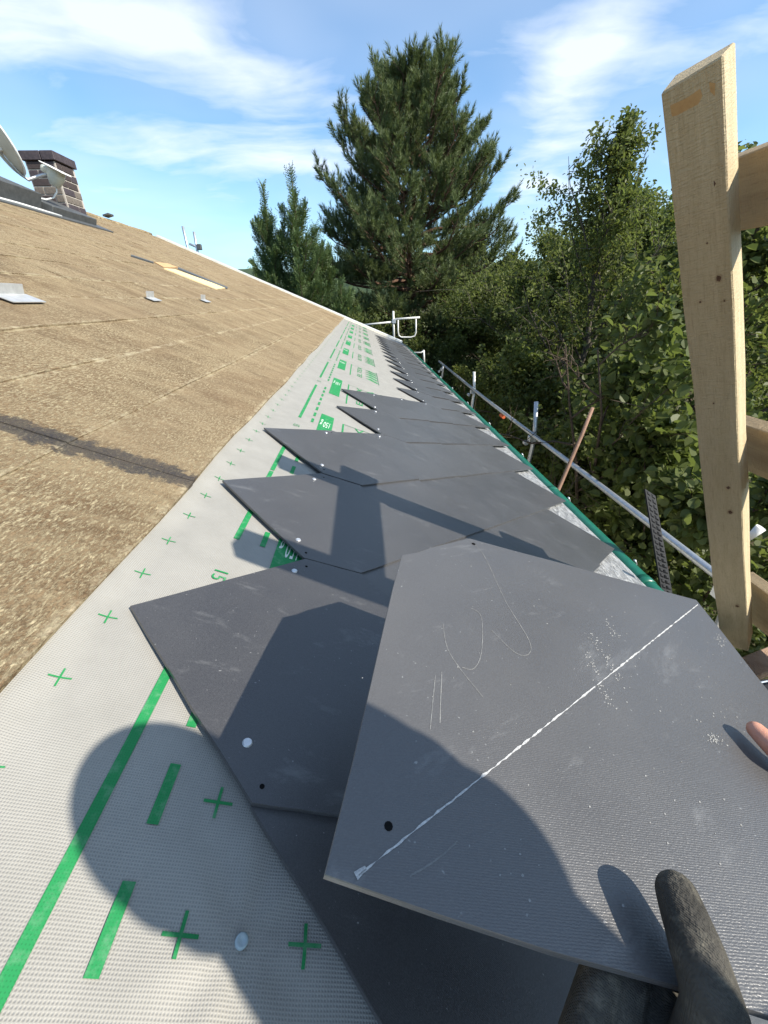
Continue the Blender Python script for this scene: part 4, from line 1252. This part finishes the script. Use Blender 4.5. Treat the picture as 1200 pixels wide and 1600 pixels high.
broadleaf(on(15.2, 10.6), -1.35, 1.5, 13000, .075, LC, M['bark'], 'sunlit yellow green shrub just beyond the slim scaffold uprights', name='shrub', cat='shrub', group='shrubs beside the scaffold', seed=9, low=.05, stems=3, trunk_r=.05)
broadleaf(on(20.5, 6.6), -1.75, 1.15, 10000, .075, LC, M['bark'], 'yellow green shrub under the galvanised tube near its first coupler', name='shrub', cat='shrub', group='shrubs beside the scaffold', seed=10, low=.05, stems=3, trunk_r=.04)
broadleaf(on(31, 4.6), -1.35, 1.15, 11000, .085, LB, M['bark'], 'big leaved shrub behind the brown stake', name='shrub', cat='shrub', group='shrubs beside the scaffold', seed=11, low=.05, stems=3, ratio=.95, trunk_r=.04)
broadleaf(on(46, 4.6), -1.0, 1.3, 12000, .085, LB, M['bark'], 'big leaved shrub seen between the rails right of the post', name='shrub', cat='shrub', group='shrubs beside the scaffold', seed=12, low=.05, stems=3, ratio=.9, trunk_r=.04)
broadleaf(on(27, 5.6), -1.25, 1.2, 10000, .09, LB, M['bark'], 'low dark shrub between the stake and the first upright', name='shrub', cat='shrub', group='shrubs beside the scaffold', seed=13, low=.05, stems=3, ratio=.85, trunk_r=.04)
broadleaf(on(9.5, 13.6), -1.0, 1.7, 15000, .085, LB, M['bark'], 'dark shrub below the pine beyond the white gate bracket', name='shrub', cat='shrub', group='shrubs beside the scaffold', seed=14, low=.05, stems=3, trunk_r=.05)
broadleaf(on(.5, 15.0), -.45, 2.0, 15000, .085, LB, M['bark'], 'dark shrub between the cypresses and the pine', name='shrub', cat='shrub', group='shrubs beside the scaffold', seed=15, low=.05, stems=3, trunk_r=.05)
broadleaf(on(19, 19), 1.0, 3.0, 20000, .10, LB, M['bark'], 'dim tree deep in the wood behind the broad pale topped tree', seed=16)
broadleaf(on(27, 18), 2.3, 3.2, 20000, .10, LB, M['bark'], 'dim tree deep in the wood behind the slender tree', seed=17)
broadleaf(on(36, 17), 1.9, 3.2, 18000, .10, LA, M['bark'], 'dim tree deep in the wood behind the timber post', seed=18)
broadleaf(on(45, 12), 1.0, 2.7, 16000, .09, LB, M['bark'], 'shaded tree farthest to the right behind the top rail', seed=19)


# ---- pine
def pine(loc, top, label):
    g = np.random.default_rng(5); z0 = gz(*loc)-.1; loc = np.array([loc[0], loc[1], z0]); Ht = top-z0
    t = thing('pine_tree', tuple(loc), label, 'tree')
    tr = MB(); pts = [loc+np.array([.12*math.sin(k*.8), .1*math.cos(k*.6), Ht*.97*k/12]) for k in range(13)]
    tr.tube(pts, [.24*(1-.88*k/12) for k in range(13)], 12)
    shoots = []
    nw = 30
    for wv in range(nw):
        f = .22+.775*(wv/(nw-1))**.95
        q = min(11.999, f/.97*12) if f < .97 else 11.999; k = int(q); p = pts[k]+(pts[k+1]-pts[k])*(q-k)
        x = (1-f)/.78                                   # 0 at the top
        Lm = 4.75*(x+.02)**.37
        nb = 7
        for b in range(nb):
            az = b*6.283/nb+wv*1.1+.5*g.standard_normal()*.5
            L = Lm*(.62+.46*g.random())
            el0 = .75*(1-x)**1.2-.05+.12*g.standard_normal()
            d_ = np.array([math.cos(az)*math.cos(el0), math.sin(az)*math.cos(el0), math.sin(el0)])
            lp = [p]; n_ = 8
            for m_ in range(1, n_+1):
                u_ = m_/n_
                d2 = unit(d_+np.array([0, 0, -.22*math.sin(u_*3.1)*(x > .2)+.95*max(0, u_-.5)])+.09*g.standard_normal(3)); lp.append(lp[-1]+d2*L/n_)
            r0 = .018+.016*L
            tr.tube(lp, [r0*(1-.85*m_/n_) for m_ in range(n_+1)], 5, caps=False)
            # branchlets carry the shoots, mostly on the outer part
            nbr = int(5+L*3.9)
            for j in range(nbr):
                u_ = .30+.70*(j+g.random())/nbr if L > 1.2 else .12+.88*(j+g.random())/nbr
                qq = u_*n_; kk = min(n_-1, int(qq)); w0 = lp[kk]+(lp[kk+1]-lp[kk])*(qq-kk); ax = unit(lp[kk+1]-lp[kk])
                sd = unit(np.cross(ax, [0, 0, 1.]))*(1 if j % 2 else -1)
                bl_ = (.30+.42*g.random())*(1.15-.5*u_)*min(1.25, .45+L*.3)
                d3 = unit(ax*.75+sd*(.65+.3*g.random())+np.array([0, 0, .25+.25*g.random()]))
                w1 = w0+d3*bl_
                tr.tube([w0, w1], [.010, .006], 3, caps=False)
                for e in range(3):
                    ws = w0+(w1-w0)*(.30+.22*e) if e else w1
                    d4 = unit(d3*.7+np.array([0, 0, .75])+.35*g.standard_normal(3)); shoots.append((ws, d4, .24+.20*g.random()))
            for e in range(2): shoots.append((lp[-1]-ax*0, unit(unit(lp[-1]-lp[-2])+np.array([0, 0, .5])+.3*g.standard_normal(3)), .24+.14*g.random()))
    tr.tube([pts[-1], pts[-1]+np.array([0, 0, Ht*.03])], [.03, .01], 5)
    shoots.append((pts[-1], np.array([0, 0, 1.]), .5))
    for e in range(10):
        a = e*.63*2; shoots.append((pts[-1]+np.array([.18*math.cos(a), .18*math.sin(a), -.1-.05*e]), unit(np.array([.5*math.cos(a), .5*math.sin(a), 1.0])), .36))
    tr.build('trunk', M['pinebark'], t, smooth=True)
    S0 = np.array([s_[0] for s_ in shoots]); SD = np.array([s_[1] for s_ in shoots]); SL = np.array([s_[2] for s_ in shoots]); ns_ = len(S0)
    K = 58
    idx = np.repeat(np.arange(ns_), K); n_ = len(idx)
    f = g.random(n_); P = S0[idx]+SD[idx]*(f*SL[idx])[:, None]
    rd = g.standard_normal((n_, 3)); rd = unit(rd-SD[idx]*np.sum(rd*SD[idx], 1, keepdims=True))
    nd_ = unit(rd*(1.0-.55*f)[:, None]+SD[idx]*(.55+.6*f)[:, None]+.12*g.standard_normal((n_, 3)))
    Ln = (.125+.065*g.random(n_))
    sw = unit(np.cross(nd_, g.standard_normal((n_, 3))))
    wdt = .0085
    Vx = np.stack([P-sw*wdt, P+sw*wdt, P+nd_*Ln[:, None]], 1)
    tone = np.clip(.6*g.random(ns_)[idx]+.25*f+.2*g.random(n_), 0, 1)
    big_mesh('crown', Vx.reshape(-1, 3), 3, n_, M['pine'], t, tone)
    return t, ns_


pt_, npn = pine(on(6.3, 18.5), 5.85, 'tall dark pine with upswept bottle brush shoots beyond the far gable')
print('pine shoots', npn)


# ---- cypresses: columns of flat feathery sprays
def cypress(loc, top, rad, label, seed, n_sp=900):
    g = np.random.default_rng(seed); z0 = gz(*loc)-.1; loc = np.array([loc[0], loc[1], z0]); Ht = top-z0
    t = thing('cypress_tree', tuple(loc), label, 'tree', 'cypresses beside the pine')
    tr = MB(); tr.tube([loc+np.array([.03*math.sin(k), .03*math.cos(k*1.3), Ht*k/8]) for k in range(9)], [.09*(1-.95*k/8) for k in range(9)], 7)
    Vs = []; tn = []
    leaders = [(loc+np.array([0, 0, Ht*.25]), loc+np.array([0, 0, Ht*1.0]), rad*.55)]
    nl = 46
    for i in range(nl):
        f = .25+.66*((i+.5)/nl); az = i*2.39996+.4*g.standard_normal(); x = 1-f
        R0 = rad*min(1, (x*1.9)**.8+.08)*(.7+.5*g.random()); Ls = (.55+.75*g.random())*(.55+.9*min(1, x*1.8))
        p0 = loc+np.array([0, 0, Ht*f*.97-.3]); o_ = np.array([math.cos(az), math.sin(az), 0])
        leaders.append((p0, p0+o_*R0+np.array([0, 0, Ls]), .20+.12*g.random()))
    for (pa_, pb_, rl) in leaders:
        mid = (pa_+pb_)/2+np.array([pb_[0]-pa_[0], pb_[1]-pa_[1], 0])*.18
        tr.tube([pa_, mid, pb_], [.02, .014, .004], 4, caps=False)
        axl = pb_-pa_; Ll = np.linalg.norm(axl); cnt = int(20+Ll*30); tv0 = g.random()
        for i in range(cnt):
            f = (i+.5)/cnt; x = 1-f
            q0 = (1-f)**2*pa_+2*f*(1-f)*mid+f*f*pb_; ax = unit(pb_-mid)
            az = i*2.39996+g.random(); t1_ = unit(np.cross(ax, [.3, .5, .1])); t2_ = np.cross(ax, t1_)
            spread_ = .55+.35*min(1, x*2.5)+.15*g.standard_normal()
            d_ = unit(ax+np.array([0, 0, .25])+(t1_*math.cos(az)+t2_*math.sin(az))*spread_)
            L = (rl*(.35+.9*min(1, x*2.2))+.05)*(.75+.6*g.random()); nrm = unit(np.cross(d_, g.standard_normal(3)))
            sidev = np.cross(d_, nrm); nb = 10; tv = .5*tv0+.5*g.random()
            for m_ in range(nb):
                u_ = (m_+.5)/nb; q = q0+d_*L*u_; l_ = L*.34*(1-u_)**.7+.022
                sgn = 1 if m_ % 2 else -1
                dd_ = unit(d_*.9+sidev*sgn*.75+nrm*.3*g.standard_normal()); wv = np.cross(dd_, nrm)*.011
                Vs.append([q-wv, q+wv, q+dd_*l_*.6+wv*1.3, q+dd_*l_]); tn.append(min(1, .65*tv+.15*u_+.3*g.random()))
    tr.build('trunk', M['bark'], t, smooth=True)
    big_mesh('crown', np.array(Vs).reshape(-1, 3), 4, len(Vs), M['cyp'], t, tn)


cypress(on(-7.0, 14.4), 3.15, 1.0, 'tallest feathery cypress just left of the pine', 21, 1500)
cypress(on(-10.2, 14.9), 2.95, .85, 'slim feathery cypress leaning out farthest left of the pine', 22, 1300)
cypress(on(-2.4, 14.0), .45, .75, 'shortest feathery cypress with a bright tip below the pine', 23, 900)
cypress(on(-12.2, 15.6), .95, .6, 'low cypress spray just showing over the verge left of the tall ones', 24, 500)
cypress(on(-4.9, 14.9), 1.9, .95, 'dense dark cypress squeezed between the tallest cypress and the pine', 25, 900)
